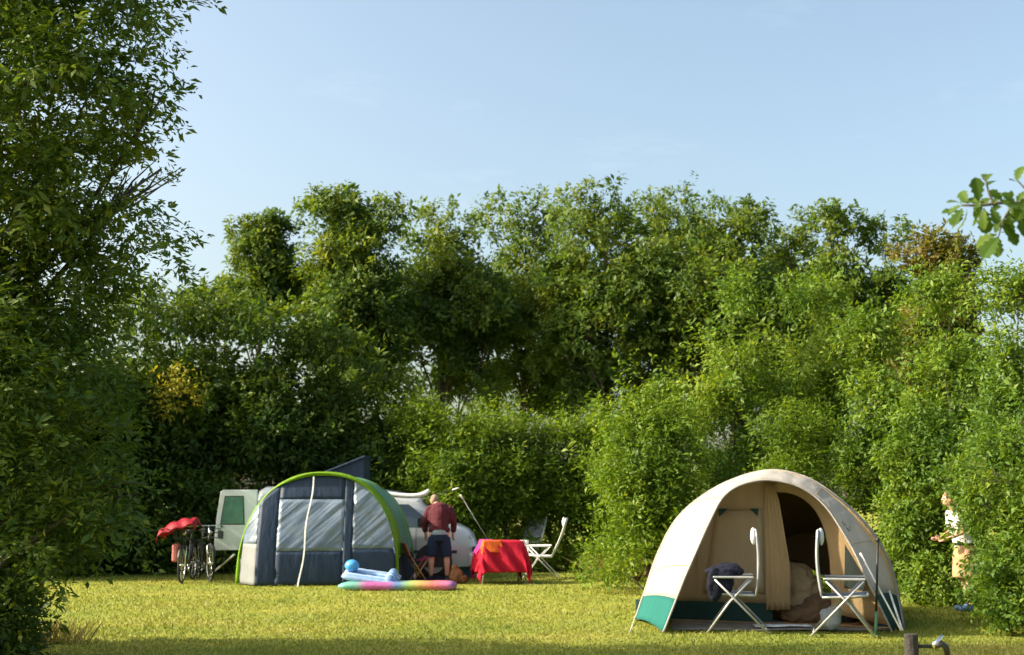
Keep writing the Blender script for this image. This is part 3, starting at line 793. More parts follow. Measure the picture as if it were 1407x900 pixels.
# ------------------------------------------------------------------ camping chairs
def chair(label, loc, rotz, metal='white_metal', fabric='chair_fabric', cushion=True, group=None, recline=0.16, arm=True):
    """folding high-back camp chair, faces local +X"""
    t = thing('camp_chair', label, 'chair', loc, rotz, group)
    W = 0.27
    def back(u):   # u 0..1 from seat to head
        return Vector((-0.22 - recline * u - 0.03 * math.sin(math.pi * u), 0, 0.44 + 0.74 * u))
    bp = [back(i / 9) for i in range(10)]
    mb = MB()
    for s in (-1, 1): mb.tube([p + Vector((0, s * W, 0)) for p in bp], 0.0105, 8)
    mb.tube([bp[-1] + Vector((0, -W, 0)), bp[-1] + Vector((0, W, 0))], 0.0125, 8)
    mb.build('back_frame', metal, t, smooth=True)
    rows = [[p + Vector((-0.02 * (1 - (k / 6 * 2 - 1) ** 2), (k / 6 * 2 - 1) * (W - 0.008), 0)) for k in range(7)] for p in bp]
    MB().grid(rows).build('backrest', fabric, t, smooth=True, thick=0.008)
    sp_ = [Vector((-0.22 + 0.5 * i / 6, 0, 0.44 + 0.03 * (i / 6) ** 2)) for i in range(7)]
    MB().grid([[p + Vector((0, (k / 6 * 2 - 1) * (W - 0.008), -0.03 * (1 - (k / 6 * 2 - 1) ** 2))) for k in range(7)] for p in sp_]).build('seat', fabric, t, smooth=True, thick=0.01)
    mb = MB()
    for s in (-1, 1): mb.tube([p + Vector((0, s * W, 0)) for p in sp_], 0.0125, 8)
    mb.tube([sp_[-1] + Vector((0, -W, 0)), sp_[-1] + Vector((0, W, 0))], 0.0125, 8)
    mb.build('seat_frame', metal, t, smooth=True)
    for s in (-1, 1):
        y = s * (W + 0.022)
        MB().tube([(-0.17, y, 0.62 if arm else 0.46), (0.08, y, 0.36), (0.34, y, 0.012)], 0.0125, 8).build('leg', metal, t, smooth=True)
        MB().tube([(0.24, y + s * 0.02, 0.62 if arm else 0.46), (0.0, y + s * 0.02, 0.38), (-0.36, y + s * 0.02, 0.012)], 0.0125, 8).build('leg', metal, t, smooth=True)
        if arm:
            MB().box((0.03, y, 0.645), (0.46, 0.05, 0.026)).build('armrest', metal, t, bevel=0.01)
    MB().tube([(0.30, -W - .02, 0.06), (0.30, W + .02, 0.06)], 0.010, 6).build('crossbar', metal, t, smooth=True)
    MB().tube([(-0.325, -W - .04, 0.06), (-0.325, W + .04, 0.06)], 0.010, 6).build('crossbar', metal, t, smooth=True)
    if cushion:
        c = back(0.9)
        MB().ellipsoid(c + Vector((0.035, 0, 0)), (0.035, 0.21, 0.10)).build('head_cushion', 'cushion', t, smooth=True)
    return t

# ------------------------------------------------------------------ beige tunnel tent
def beige_tent():
    t = thing('canvas_tent', 'beige canvas tunnel tent with an open arched front and teal ground flap', 'tent', gp(1060, 868))
    base = t.location.copy()
    Fx = [(911, 870), (925, 834), (943, 789), (961, 748), (976, 715), (992, 685), (1012, 669), (1036, 661.5), (1060, 660), (1090, 666), (1114, 678), (1135, 697), (1153, 723), (1174, 759), (1195, 804), (1226, 868)]
    Fp = [(x, y, 14.55 + 0.6 * (870 - y) / 210) for x, y in Fx]
    Mp = [(872, 853, 16.25), (886, 812, 16.2), (905, 758, 16.1), (934, 708, 15.98), (985, 669, 15.85), (1048, 647, 15.7), (1100, 653, 15.55), (1144, 678, 15.4), (1192, 722, 15.25), (1224, 778, 15.1), (1242, 866, 14.95)]
    N = 61
    Fc = smoothcurve([at(*p) for p in Fp], N); Mc = smoothcurve([at(*p) for p in Mp], N)
    for c in (Fc, Mc):
        c[0].z = 0.02; c[-1].z = 0.02
    hoopdir = (Mc[-1] - Mc[0]); hoopdir.z = 0; hoopdir.normalize()
    back = Vector((-hoopdir.y, hoopdir.x, 0))
    if back.y < 0: back = -back
    def loc(v): return v - base
    # hood: cream above, teal skirt below, shade put into the dark green end
    def hood(n0, n1, zlo, zhi, steps=7):
        rows = []
        for j in range(steps):
            f = j / (steps - 1)
            rows.append([loc(Fc[i].lerp(Mc[i], f) + (Vector((0, 0, (0.035 + 0.010 * math.sin(i * 1.9) + 0.007 * math.sin(i * 0.83 + 1)) * math.sin(math.pi * f))))) for i in range(n0, n1)])
        return rows
    kL = next(i for i in range(N) if Fc[i].z > 0.30); kR = N - 1 - next(i for i in range(N) if Fc[N - 1 - i].z > 0.30)
    MB().grid(hood(kL, kR + 1, 0, 0)).build('hood', 'canvas_cream', t, smooth=True, thick=0.006)
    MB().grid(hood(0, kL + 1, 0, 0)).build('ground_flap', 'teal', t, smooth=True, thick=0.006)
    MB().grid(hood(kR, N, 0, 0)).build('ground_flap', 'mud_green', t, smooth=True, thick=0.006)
    MB().tube([loc(p) for p in Fc], 0.012, 6).build('hood_hem', 'canvas_cream', t, smooth=True)
    MB().tube([loc(p) for p in Mc], 0.016, 6).build('hoop_seam', 'canvas_cream', t, smooth=True)
    for i in (9, 20, 30, 41, 51):
        MB().tube([loc(Fc[i].lerp(Mc[i], k / 6) + Vector((0, 0, 0.035 * math.sin(math.pi * k / 6) + .004))) for k in range(7)], 0.005, 5).build('seam', 'canvas_band', t, smooth=True)
    # body behind the hoop
    cen = (Mc[0] + Mc[-1]) / 2; rows = []
    for k in range(9):
        f = k / 8; sc = 1 - 0.30 * f ** 1.6; zs = 1 - 0.42 * f ** 1.5
        sag = 0.03 * math.sin(f * math.pi * 3) ** 2
        rows.append([loc(Vector((cen.x + (p.x - cen.x) * sc, cen.y + (p.y - cen.y) * sc, p.z * zs - (sag if p.z > 0.3 else 0))) + back * (2.7 * f)) for p in Mc])
    MB().grid(rows).build('roof', 'canvas_cream', t, smooth=True, thick=0.006)
    inner = [[(p - loc(cen)) * 0.955 + loc(cen) + back * 0.12 for p in r_] for r_ in rows]  # dark inner sheet added to dim the doorway
    MB().grid(inner).build('dimming_sheet', 'dimming_brown', t, smooth=True)
    MB().add([sum(inner[-1], Vector()) / len(inner[-1])] + inner[-1], [(0, i, i + 1) for i in range(1, len(inner[-1]))]).build('dimming_sheet', 'dimming_brown', t)
    last = rows[-1]; cl = sum(last, Vector()) / len(last)
    MB().add([cl] + last, [(0, i, i + 1) for i in range(1, len(last))]).build('back_wall', 'canvas_tan', t, thick=0.006)
    # inner wall on the hoop's plane
    P0 = Mc[0] + back * 0.06; nrm = back
    def onp(px, py, off=0.0):
        d = ray(px, py); q = P0 - nrm * off
        return CAM + d * ((q - CAM).dot(nrm) / d.dot(nrm))
    # hoop projected on that plane
    H = [p - nrm * (p - P0).dot(nrm) for p in Mc]
    def u(p): return (p - P0).dot(hoopdir)
    split = onp(1063, 760); us = u(split)
    li = [i for i in range(N) if u(H[i]) < us - 0.02]
    nL = len(li)
    rows = []
    for j in range(13):
        f = j / 12
        rows.append([loc(Vector((P0.x, P0.y, 0.25)) + hoopdir * u(H[i]) + Vector((0, 0, max(0, (H[i].z - 0.30)) * f)) + nrm * (-0.02 * math.sin(u(H[i]) * 9) * math.sin(math.pi * f))) for i in li])
    MB().grid(rows).build('inner_wall', 'canvas_tan', t, smooth=True, thick=0.004)
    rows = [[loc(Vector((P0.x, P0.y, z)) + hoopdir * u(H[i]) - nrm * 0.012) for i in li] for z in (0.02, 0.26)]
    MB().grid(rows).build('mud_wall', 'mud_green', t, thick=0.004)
    # arched band round the doorway
    D = smoothcurve([onp(*p) for p in [(1064, 676), (1086, 678), (1106, 687), (1123, 705), (1134, 732), (1140, 766), (1142, 800), (1143, 842)]], N - nL)
    Hr = H[nL:]
    band = [[loc(Hr[i].lerp(D[i], f) - nrm * (0.03 + 0.02 * math.sin(math.pi * f))) for i in range(N - nL)] for f in (0, .12, .25, .4, .6, .8, 1)]
    MB().grid(band).build('door_surround', 'canvas_band', t, smooth=True, thick=0.005)
    # gathered door curtain beside the opening
    rows = []
    for j in range(15):
        f = j / 14; y = 662 + (838 - 662) * f
        x0 = 1050 + 3 * f; x1 = 1066 + 20 * min(1, f * 1.5) if f > .08 else 1066
        rows.append([loc(onp(x0 + (x1 - x0) * k / 16, y, 0.05 + 0.018 * math.sin(k * 1.7 + f))) for k in range(17)])
    MB().grid(rows).build('door_curtain', 'canvas_band', t, smooth=True, thick=0.004)
    # roll-up panel with dark corner tabs
    pr = [(985, 702), (1046, 702), (1050, 815), (966, 815)]
    q = [loc(onp(x, y, 0.035)) for x, y in pr]
    rows = [[q[0].lerp(q[1], k / 8).lerp(q[3].lerp(q[2], k / 8), j / 8) - nrm * 0.006 * math.sin(k * 2.1 + j) for k in range(9)] for j in range(9)]
    MB().grid(rows).build('door_panel', 'canvas_tan', t, smooth=True, thick=0.004)
    for tri in ([(987, 699), (1000, 699), (988, 710)], [(1030, 699), (1042, 699), (1041, 709)]):
        MB().add([loc(onp(x, y, 0.05)) for x, y in tri], [(0, 1, 2)]).build('corner_tab', 'mud_green', t, thick=0.006)
    # seams and a lintel band
    for a, b in (((960, 700), (1062, 697)), ((960, 728), (958, 815)), ((1050, 690), (1054, 822))):
        MB().tube([loc(onp(*a, .045)), loc(onp(*b, .045))], 0.006, 6).build('seam', 'canvas_band', t, smooth=True)
    # dark mesh window at the side
    w = [loc(onp(x, y, 0.16)) for x, y in [(1161, 748), (1190, 796), (1186, 812), (1160, 808)]]
    MB().add(w, [(0, 1, 2, 3)]).build('side_window', 'canvas_dark', t, thick=0.01)
    # little dark bird mark on the hood
    for a, b, c in (((1157, 716), (1161, 722), (1164, 717)), ((1163, 725), (1167, 730), (1168, 723))):
        pts = [loc(at(x, y, 15.0)) for x, y in (a, b, c)]
        k = min(range(N), key=lambda i: (loc(Fc[i]) - pts[1]).length)
        MB().tube(pts, 0.0045, 5).build('logo_mark', 'black', t)
    # floor inside
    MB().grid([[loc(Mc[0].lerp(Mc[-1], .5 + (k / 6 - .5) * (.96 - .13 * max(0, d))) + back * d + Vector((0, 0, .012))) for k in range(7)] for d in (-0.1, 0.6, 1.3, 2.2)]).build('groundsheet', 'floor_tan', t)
    # pole and pegged guy lines of the hood
    pole = thing('prop_pole', 'thin black prop pole standing before the tent\'s shaded hood', 'pole', at(1203, 870, 14.45) * 1)
    pole.location.z = 0
    pb = pole.location.copy()
    MB().tube([at(1206, 742, 14.45) - pb, at(1204, 842, 14.45) - pb], 0.014, 8).build('upper_tube', 'black', pole, smooth=True)
    MB().tube([at(1204, 840, 14.45) - pb, Vector((0, 0, 0))], 0.018, 8).build('lower_tube', 'green_plastic', pole, smooth=True)
    MB().ellipsoid(at(1206, 742, 14.45) - pb, (0.025, 0.025, 0.03)).build('top_knob', 'black', pole, smooth=True)
    for a, b, r in (((1182, 760, 14.72), (1238, 866, 14.2), 0.011), ((1222, 812, 14.9), (1240, 866, 14.22), 0.013)):
        MB().tube([loc(at(*a)), loc(at(*b))], r, 6).build('guy_strap', 'webbing', t, smooth=True)
    MB().tube([loc(at(872, 850, 16.2)), loc(gp(864, 872))], 0.005, 5).build('guy_line', 'webbing', t)
    # contents
    mb = MB()
    def ip(px, py, d): # inside, d behind the wall
        return onp(px, py, -d)
    tag(MB().ellipsoid((0, 0, 0.02), (0.36, 0.3, 0.22)).ellipsoid((0.05, 0, .22), (0.3, 0.26, 0.2)).ellipsoid((-0.02, .05, .38), (0.25, 0.22, 0.16)).build('bedding_roll', 'bedding', None, remesh=0.02, disp=(0.10, .10)),
        'tan bundle of bedding heaped inside the tent doorway', 'bedding').location = (lambda p: (p.x, p.y, 0.2))(ip(1093, 800, 0.55))
    o = MB().ellipsoid((0, 0, 0.08), (0.34, 0.22, 0.13)).ellipsoid((0.16, -.04, .2), (0.2, 0.18, 0.14)).build('blanket', 'bed_brown', None, remesh=0.025, disp=(0.09, .08))
    o.location = (lambda p: (p.x, p.y, 0.03))(ip(1108, 832, 0.25)); tag(o, 'crumpled dark brown blanket lying in front of the tan bedding', 'blanket')
    # mat, cloth, things on the mat
    m0, m1, m2, m3 = gp(922, 868), gp(1222, 868), gp(1213, 850), gp(925, 850)
    rows = [[m0.lerp(m1, k / 10).lerp(m3.lerp(m2, k / 10), j / 3) + Vector((0, 0, 0.022 + 0.006 * math.sin(k * 1.3 + j))) for k in range(11)] for j in range(4)]
    tag(MB().grid(rows).build('floor_mat', 'mat_grey', None, smooth=True, thick=0.012), 'grey-brown mat spread on the grass in the tent porch', 'mat')
    c = gp(1075, 866); rd = random.Random(4)
    rows = [[Vector((-0.33 + .066 * k, -0.10 + .05 * j, 0.05 + 0.015 * rd.random())) for k in range(11)] for j in range(5)]
    o = MB().grid(rows).build('towel', 'paper', None, smooth=True, thick=0.01); o.location = c; tag(o, 'pale bluish towel lying flat on the grey porch mat', 'towel')
    o = MB().ellipsoid((0, 0, .1), (.12, .1, .11)).ellipsoid((.05, 0, .2), (.09, .09, .08)).ellipsoid((-.06, .02, .17), (.07, .07, .07)).build('bag', 'chair_fabric', None, remesh=0.015, disp=(0.03, .06))
    o.location = gp(1142, 865, .03); tag(o, 'small crumpled blue-grey bag on the mat under the chair', 'bag')
    for px, py, r, h in ((1166, 855, .09, .17), (1182, 853, .1, .14)):
        o = MB().lathe([(0.001, 0), (r * .8, 0), (r, h), (r * .95, h), (r * .75, .01), (.001, .01)], 18).build('pot', 'plastic_dark', None, smooth=True)
        o.location = gp(px, py, .03); tag(o, 'dark %s pot standing behind the porch chair' % ('tall' if h > .15 else 'squat'), 'pot')
    cr = thing('storage_crate', 'dark blue storage crate inside the hood by the black pole', 'crate', gp(1219, 864))
    MB().box((0, 0.1, .13), (.2, .26, .26)).build('body', 'blue_plastic', cr, bevel=.012)
    MB().box((0, 0.1, .275), (.22, .28, .025)).build('lid', 'plastic_dark', cr, bevel=.008)
beige_tent()
p = gp(1012, 868)
chair('camp chair with a navy jacket on its seat, turned away from the other porch chair', (p.x, p.y - .05, 0), math.pi - 0.18, 'alu', 'chair_fabric', True, recline=0.02)
jk = MB().ellipsoid((0, 0, .06), (.24, .2, .07)).ellipsoid((.05, 0, .1), (.14, .14, .06)).ellipsoid((-.14, -.19, -.08), (.10, .05, .2)).ellipsoid((-.02, -.2, -.05), (.1, .04, .16)).build('jacket', 'navy', None, remesh=0.018, disp=(0.05, .09))
jk.location = (p.x - .14, p.y - .08, .64); tag(jk, 'dark navy jacket crumpled over the seat of the porch chair', 'jacket')
p = gp(1150, 872)
chair('empty camp chair facing the black prop pole in the tent porch', (p.x + .05, p.y - .1, 0), -0.256, 'alu', 'chair_fabric', True, recline=0.02)

# ------------------------------------------------------------------ grey and green awning tent
def awning():
    Y0 = 23.2
    a, b = at(327, 800, Y0), at(546, 797, Y0)
    cx, hw = (a.x + b.x) / 2, (b.x - a.x) / 2
    H = at(450, 651, Y0).z
    base = Vector((cx, Y0, 0))
    t = thing('awning_tent', 'grey awning tent with lime green arch and clear windows beside the van', 'tent', base)
    e = 2.35
    def hoop(f, hw_, H_):     # f 0..1 left foot to right foot
        th = math.pi * (1 - f); c, s = math.cos(th), math.sin(th)
        return (math.copysign(abs(c) ** (2 / e), c) * hw_ + 0.10 * hw_ * (max(0, s) ** 2) * 0.6, (max(0, s) ** (2 / e)) * H_)
    hs = [hoop(i / 200, hw, H) for i in range(201)]; HX = [a_ for a_, _ in hs]; HZ = [b_ for _, b_ in hs]
    def ztop(x, hw_=hw, H_=H):
        return float(np.interp(x, HX, HZ))
    def yb(x, z):             # front wall bulges towards the camera, with a standing corner seam near the lit end
        k = max(0, 1 - (z / H) ** 1.5)
        xc = -hw + 0.42
        if x < xc: return -0.55 * k * max(0, (x + hw) / 0.42)
        return -0.55 * k * (1 - 0.75 * (x - xc) / (2 * hw - 0.42))
    def panel(x0, x1, zl, zh, name, mat, nx=14, nz=12, off=0.0, wr=0.0):
        rows = []
        for j in range(nz + 1):
            r_ = []
            for i in range(nx + 1):
                x = x0 + (x1 - x0) * i / nx
                zt = max(0.03, ztop(x) - 0.012)
                lo, hi = min(zl(x) if callable(zl) else zl, zt), min(zh(x) if callable(zh) else zh, zt)
                z = lo + (hi - lo) * j / nz
                r_.append(Vector((x, yb(x, z) - off + wr * math.sin(x * 11 + z * 14) * math.sin(math.pi * j / nz), max(z, 0.02))))
            rows.append(r_)
        return MB().grid(rows).build(name, mat, t, smooth=True, thick=0.004)
    X = lambda px: (px - 436.5) / 109.5 * hw
    corner = X(358)
    xl = -hw + 0.01
    # lit end facet
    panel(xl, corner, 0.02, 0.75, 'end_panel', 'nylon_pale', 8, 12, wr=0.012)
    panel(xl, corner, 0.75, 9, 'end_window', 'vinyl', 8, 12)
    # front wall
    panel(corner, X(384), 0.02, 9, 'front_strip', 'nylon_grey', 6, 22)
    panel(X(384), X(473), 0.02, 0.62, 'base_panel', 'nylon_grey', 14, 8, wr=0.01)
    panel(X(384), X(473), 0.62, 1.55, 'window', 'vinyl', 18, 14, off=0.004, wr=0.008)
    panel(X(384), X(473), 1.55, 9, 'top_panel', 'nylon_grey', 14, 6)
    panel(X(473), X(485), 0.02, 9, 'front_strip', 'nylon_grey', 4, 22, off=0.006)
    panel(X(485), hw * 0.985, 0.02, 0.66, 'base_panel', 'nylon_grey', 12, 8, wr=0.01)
    panel(X(485), hw * 0.985, 0.66, 9, 'window', 'vinyl', 14, 14, off=0.004, wr=0.008)
    # arched roof: lime sleeve in front, teal behind, grey walls low down
    def section(f, d):
        k = d / 1.5
        x, z = hoop(f, hw * (1 + 0.05 * k), H * (1 - 0.02 * k))
        return Vector((x + 0.16 * k, d, max(z, 0.02)))
    n = 50
    def strip(d0, d1, f0, f1, name, mat, nd=6):
        rows = [[section(f0 + (f1 - f0) * i / n, d0 + (d1 - d0) * j / nd) + Vector((0, 0, 0.012 * math.sin(j * 1.3 + i * .6))) for i in range(n + 1)] for j in range(nd + 1)]
        return MB().grid(rows).build(name, mat, t, smooth=True, thick=0.006)
    strip(-0.10, 0.45, 0.06, 0.945, 'arch_sleeve', 'nylon_lime', 5)
    strip(0.45, 1.3, 0.07, 0.93, 'roof', 'nylon_teal', 8)
    strip(-0.02, 1.3, 0.93, 1.0, 'side_wall', 'nylon_grey', 8)
    strip(-0.02, 1.3, 0.0, 0.07, 'side_wall', 'nylon_grey', 8)
    strip(1.22, 1.36, 0.05, 0.95, 'arch_sleeve', 'nylon_lime', 3)
    MB().tube([section(i / 60, -0.03) for i in range(61)], 0.04, 10).build('arch_pole', 'nylon_lime', t, smooth=True)
    # rear wall against the van so that the inside stays dim
    rows = [[Vector((section(i / n, 1.3).x, 1.3, section(i / n, 1.3).z * j / 6)) for i in range(n + 1)] for j in range(7)]
    MB().grid(rows).build('rear_wall', 'nylon_grey', t, thick=0.004)
    # white webbing strap down the front, guy straps
    s0 = at(431, 655, Y0 - 0.14) - base; s1 = gp(410, 807) - base
    pts = [s0.lerp(s1, i / 12) + Vector((0.02 * math.sin(i * .9), -0.02 * math.sin(math.pi * i / 12), 0)) for i in range(13)]
    MB().grid([[p + Vector((-0.013, 0, 0)) for p in pts], [p + Vector((0.013, 0, 0)) for p in pts]]).build('strap', 'webbing', t, thick=0.004)
    g0 = at(322, 762, Y0) - base; g1 = gp(283, 795) - base
    MB().tube([g0, g1], 0.018, 6).build('guy_strap', 'alu', t)
    for i in range(3):
        f = 0.3 + 0.2 * i
awning()

# ------------------------------------------------------------------ white camper van
def van():
    Yn = 24.75
    xr, xf = at(344, 760, Yn).x, at(656, 760, Yn).x
    Ln = xf - xr; Wd = 1.7
    base = Vector((xr, Yn + Wd / 2, 0))
    t = thing('camper_van', 'white camper van parked behind the awning tent with its rear door open', 'van', base)
    S = Ln / 4.4
    top = [(0.0, 1.45), (0.05, 1.72), (0.2, 1.80), (1.2, 1.80), (2.4, 1.76), (3.0, 1.66), (3.25, 1.58), (3.55, 1.33), (3.85, 1.10), (4.0, 1.06), (4.2, 0.97), (4.33, 0.82), (4.4, 0.6)]
    def zt(x):
        x = x / S
        for (a, b), (c, d) in zip(top, top[1:]):
            if a <= x <= c: return b + (d - b) * (x - a) / (c - a)
        return top[-1][1] if x > 4 else top[0][1]
    def hw(x):
        x = x / S; w = Wd / 2
        if x > 3.6: w -= 0.22 * ((x - 3.6) / 0.8) ** 2
        if x < 0.1: w -= 0.03
        return w
    prof = [(-0.97, 0.0), (-1.0, 0.18), (-1.0, 0.45), (-0.985, 0.58), (-0.93, 0.75), (-0.86, 0.9), (-0.78, 0.97), (-0.6, 1.0), (-0.3, 1.01), (0, 1.015)]
    prof = prof + [(-u, v) for u, v in prof[-2::-1]]
    zb = 0.24
    def surf(x, u, v): return Vector((x, u * hw(x), zb + (zt(x) - zb) * v))
    xs = [i / 44 * Ln for i in range(45)]
    rows = [[surf(x, u, v) for u, v in prof] for x in xs]
    mb = MB().grid(rows); m = len(prof)
    mb.f.append(tuple(range(m))); mb.f.append(tuple((len(xs) - 1) * m + k for k in range(m - 1, -1, -1)))
    mb.build('body', 'van_white', t, smooth=True)
    def nearpt(x, z, off=0.006):
        v = (z - zb) / (zt(x) - zb)
        for (u0, v0), (u1, v1) in zip(prof[:10], prof[1:10]):
            if v0 <= v <= v1 or v1 == prof[9][1]:
                u = u0 + (u1 - u0) * max(0, min(1, (v - v0) / (v1 - v0))); break
        return Vector((x, u * hw(x) - off, z))
    def side_panel(poly_x0, x1, z0, z1, name, mat, x1b=None, off=0.006, n=8, par=None):
        rows = []
        for j in range(n + 1):
            f = j / n; z = z0 + (z1 - z0) * f
            xe = x1 + ((x1b - x1) * f if x1b is not None else 0)
            rows.append([nearpt((poly_x0 + (xe - poly_x0) * i / n) * S, z, off) for i in range(n + 1)])
        return MB().grid(rows).build(name, mat, par or t, smooth=True)
    side_panel(1.0, 1.95, 1.05, 1.5, 'side_window', 'glass')
    side_panel(2.2, 3.6, 1.02, 1.46, 'side_window', 'glass', 3.05)
    side_panel(0.3, 4.0, 0.5, 0.56, 'rub_strip', 'plastic_dark', off=0.012)
    for x in (2.1, 3.2): side_panel(x, x + 0.012, 0.35, 1.0, 'door_seam', 'plastic_dark', off=0.004)
    dr = side_panel(2.2, 2.35, 0.88, 0.94, 'door_handle', 'plastic_dark', off=0.03)
    # windscreen, bonnet lamps, bumper
    rows = [[Vector((x * S, u * hw(x * S) * 0.80, zt(x * S) + 0.022)) for u in (-1, -.5, 0, .5, 1)] for x in (3.3, 3.45, 3.6, 3.75, 3.86)]
    MB().grid(rows).build('windscreen', 'glass', t, smooth=True)
    for s in (-1, 1):
        MB().ellipsoid((4.2 * S, s * 0.56, 0.80), (0.11, 0.10, 0.08)).build('headlight', 'lamp_glass', t, smooth=True)
        MB().box((3.3 * S, s * (Wd / 2 + 0.09), 1.12), (0.12, 0.16, 0.2)).build('mirror', 'plastic_dark', t, bevel=0.04)
    MB().box((4.36 * S, 0, 0.58), (0.14, 1.45, 0.10)).build('bumper_strip', 'plastic_dark', t, bevel=0.03)
    MB().box((4.32 * S, 0, 0.38), (0.2, 1.5, 0.28)).build('bumper', 'van_white', t, bevel=0.06)
    MB().box((4.42 * S, 0, 0.38), (0.02, 0.5, 0.11)).build('number_plate', 'cushion', t)
    for x in (0.75, 3.55):
        for s in (-1, 1):
            y = s * (Wd / 2 - 0.11)
            w = MB().lathe([(0.001, -.1), (.2, -.1), (.2, .1), (.001, .1)], 20)
            w.v = [(x * S + vx, y + vz, 0.31 + vy) for vx, vy, vz in w.v]
            wh = w.build('wheel', 'alu', t)
            MB().torus((x * S, y, 0.31), 0.245, 0.075, 'Y').build('tyre', 'rubber', wh, smooth=True)
            ar = MB().lathe([(0.001, 0), (.37, 0)], 24); ar.v = [(x * S + vx, s * (Wd / 2 + .003), 0.33 + max(vy, -.1)) for vx, vy, vz in ar.v]
            ar.build('wheel_arch', 'plastic_dark', t)
    # rear: dark slab painted as the shade inside, and the open door
    MB().box((-0.012, 0, 0.98), (0.02, 1.4, 1.25)).build('dark_load_slab', 'plastic_dark', t)
    d0, d1, dz0, dz1 = at(352, 760, Yn).x - xr, at(294, 760, Yn).x - xr, at(320, 756, Yn).z, at(320, 673, Yn).z
    y = -Wd / 2 - 0.02
    dw = d0 - d1; z = lambda f: dz0 + (dz1 - dz0) * f
    outl = [(d0, z(0)), (d1, z(0)), (d1 + .03, z(.5)), (d1 + .10, z(.97)), (d1 + .15, z(1.0)), (d0, z(1.0))]
    mb = MB(); n = len(outl)
    mb.add([(x, y - 0.03, q) for x, q in outl] + [(x, y + 0.03, q) for x, q in outl], [tuple(range(n)), tuple(range(2 * n - 1, n - 1, -1))] + [(i, n + i, n + (i + 1) % n, (i + 1) % n) for i in range(n)])
    dr = mb.build('rear_door', 'van_white', t, bevel=0.012)
    wz = [(d1 + .13 + .06, z(.90)), (d1 + .68 * dw, z(.90)), (d1 + .72 * dw, z(.42)), (d1 + .11, z(.42))]
    MB().add([(x, y - 0.034, q) for x, q in wz], [(0, 1, 2, 3)]).build('window_seal', 'plastic_dark', dr)
    cxw = sum(x for x, _ in wz) / 4; czw = sum(q for _, q in wz) / 4
    MB().add([(cxw + (x - cxw) * .9, y - 0.038, czw + (q - czw) * .92) for x, q in wz], [(0, 1, 2, 3)]).build('window_pane', 'glass_green', dr)
    MB().box((d1 + .13, y - 0.04, z(.26)), (.10, .03, .15)).build('handle', 'plastic_dark', dr, bevel=0.015)
    # pop-up roof: tilted lid with dark canvas sides
    h0, h1 = at(405, 662, Yn + .3).x - xr, at(502, 640, Yn + .3).x - xr
    zl = 1.82; zh = at(498, 629, Yn + .4).z
    w = 0.62
    lid = MB(); lid.add([(h0, -w, zl), (h1, -w, zh), (h1, w, zh), (h0, w, zl), (h0, -w, zl + .05), (h1, -w, zh + .05), (h1, w, zh + .05), (h0, w, zl + .05)],
                        [(0, 1, 2, 3), (7, 6, 5, 4), (0, 4, 5, 1), (1, 5, 6, 2), (2, 6, 7, 3), (3, 7, 4, 0)])
    lid.build('pop_roof', 'nylon_grey', t, bevel=0.015)
    cv = MB(); a = w - .04
    cv.add([(h0 + .05, -a, 1.79), (h1 - .03, -a, 1.74), (h1 - .03, -a, zh), (h0 + .05, -a, zl), (h0 + .05, a, 1.79), (h1 - .03, a, 1.74), (h1 - .03, a, zh), (h0 + .05, a, zl)],
           [(0, 1, 2, 3), (5, 4, 7, 6), (1, 5, 6, 2)])
    cv.build('roof_canvas', 'nylon_grey', t)
    # white rolled awning tube along the roof edge
    ys = -Wd / 2 + 0.02
    tp = [(1.9 * S, ys, 1.76), (2.6 * S, ys - .02, 1.66), (3.1 * S, ys - .03, 1.62), (3.35 * S, ys - .02, 1.66), (3.45 * S, ys, 1.74)]
    MB().tube(smoothcurve(tp, 14), [0.05] * 12 + [0.045, 0.03], 10).build('awning_roll', 'white_metal', t, smooth=True)
van()

# ------------------------------------------------------------------ red table and its cloths
def drape(name, mat, half, L, zt, n, seed, flare=0.16, fold=0.045, top_r=0.03, clip=None, zmin=0.015):
    rd = random.Random(seed); ph = [rd.uniform(0, 6.28) for _ in range(6)]
    rows = []
    for j in range(n + 1):
        r_ = []
        for i in range(n + 1):
            u = -L[0] + 2 * L[0] * i / n; v = -L[1] + 2 * L[1] * j / n
            cu, cv = max(-half[0], min(half[0], u)), max(-half[1], min(half[1], v))
            du, dv = u - cu, v - cv; d = math.hypot(du, dv)
            if d < 1e-6: r_.append(Vector((u, v, zt + 0.004 * math.sin(u * 9 + ph[0]) * math.sin(v * 8))))
            else:
                ang = math.atan2(dv, du)
                fr = flare * d * (1 - 0.6 * min(1, d / .85) ** 2) + fold * min(1, d / .3) * math.sin(3.2 * (u * 3 + v * 2.2) * 2 + ph[1]) * (1.0)
                r_.append(Vector((cu + du / d * fr, cv + dv / d * fr, max(zmin, zt - d * 0.985))))
        rows.append(r_)
    return MB().grid(rows).build(name, mat, None, smooth=True, thick=0.006)
pt = gp(688, 803)
tb = thing('camping_table', 'square camping table hidden under the red cloth', 'table', (pt.x, pt.y + .35, 0), 0.18)
MB().box((0, 0, .765), (.70, .64, .03)).build('table_top', 'alu', tb, bevel=.008)
for sx in (-1, 1):
    for sy in (-1, 1): MB().tube([(sx * .30, sy * .27, .75), (sx * .41, sy * .37, .0)], .016, 8).build('leg', 'alu', tb, smooth=True)
o = drape('tablecloth', 'red_cloth', (.36, .33), (.93, .90), .787, 60, 3, flare=.34, fold=.03)
o.location = tb.location; o.rotation_euler = (0, 0, .18); tag(o, 'crimson tablecloth draped to the ground over the camping table', 'tablecloth')
o = drape('towel', 'orange_cloth', (.16, .08), (.34, .30), .80, 26, 5, flare=.24, fold=.02)
o.location = tb.location + Matrix.Rotation(.18, 3, 'Z') @ Vector((-.22, -.27, 0)); o.rotation_euler = (0, 0, .18); tag(o, 'orange towel thrown over the corner of the red tablecloth', 'towel')
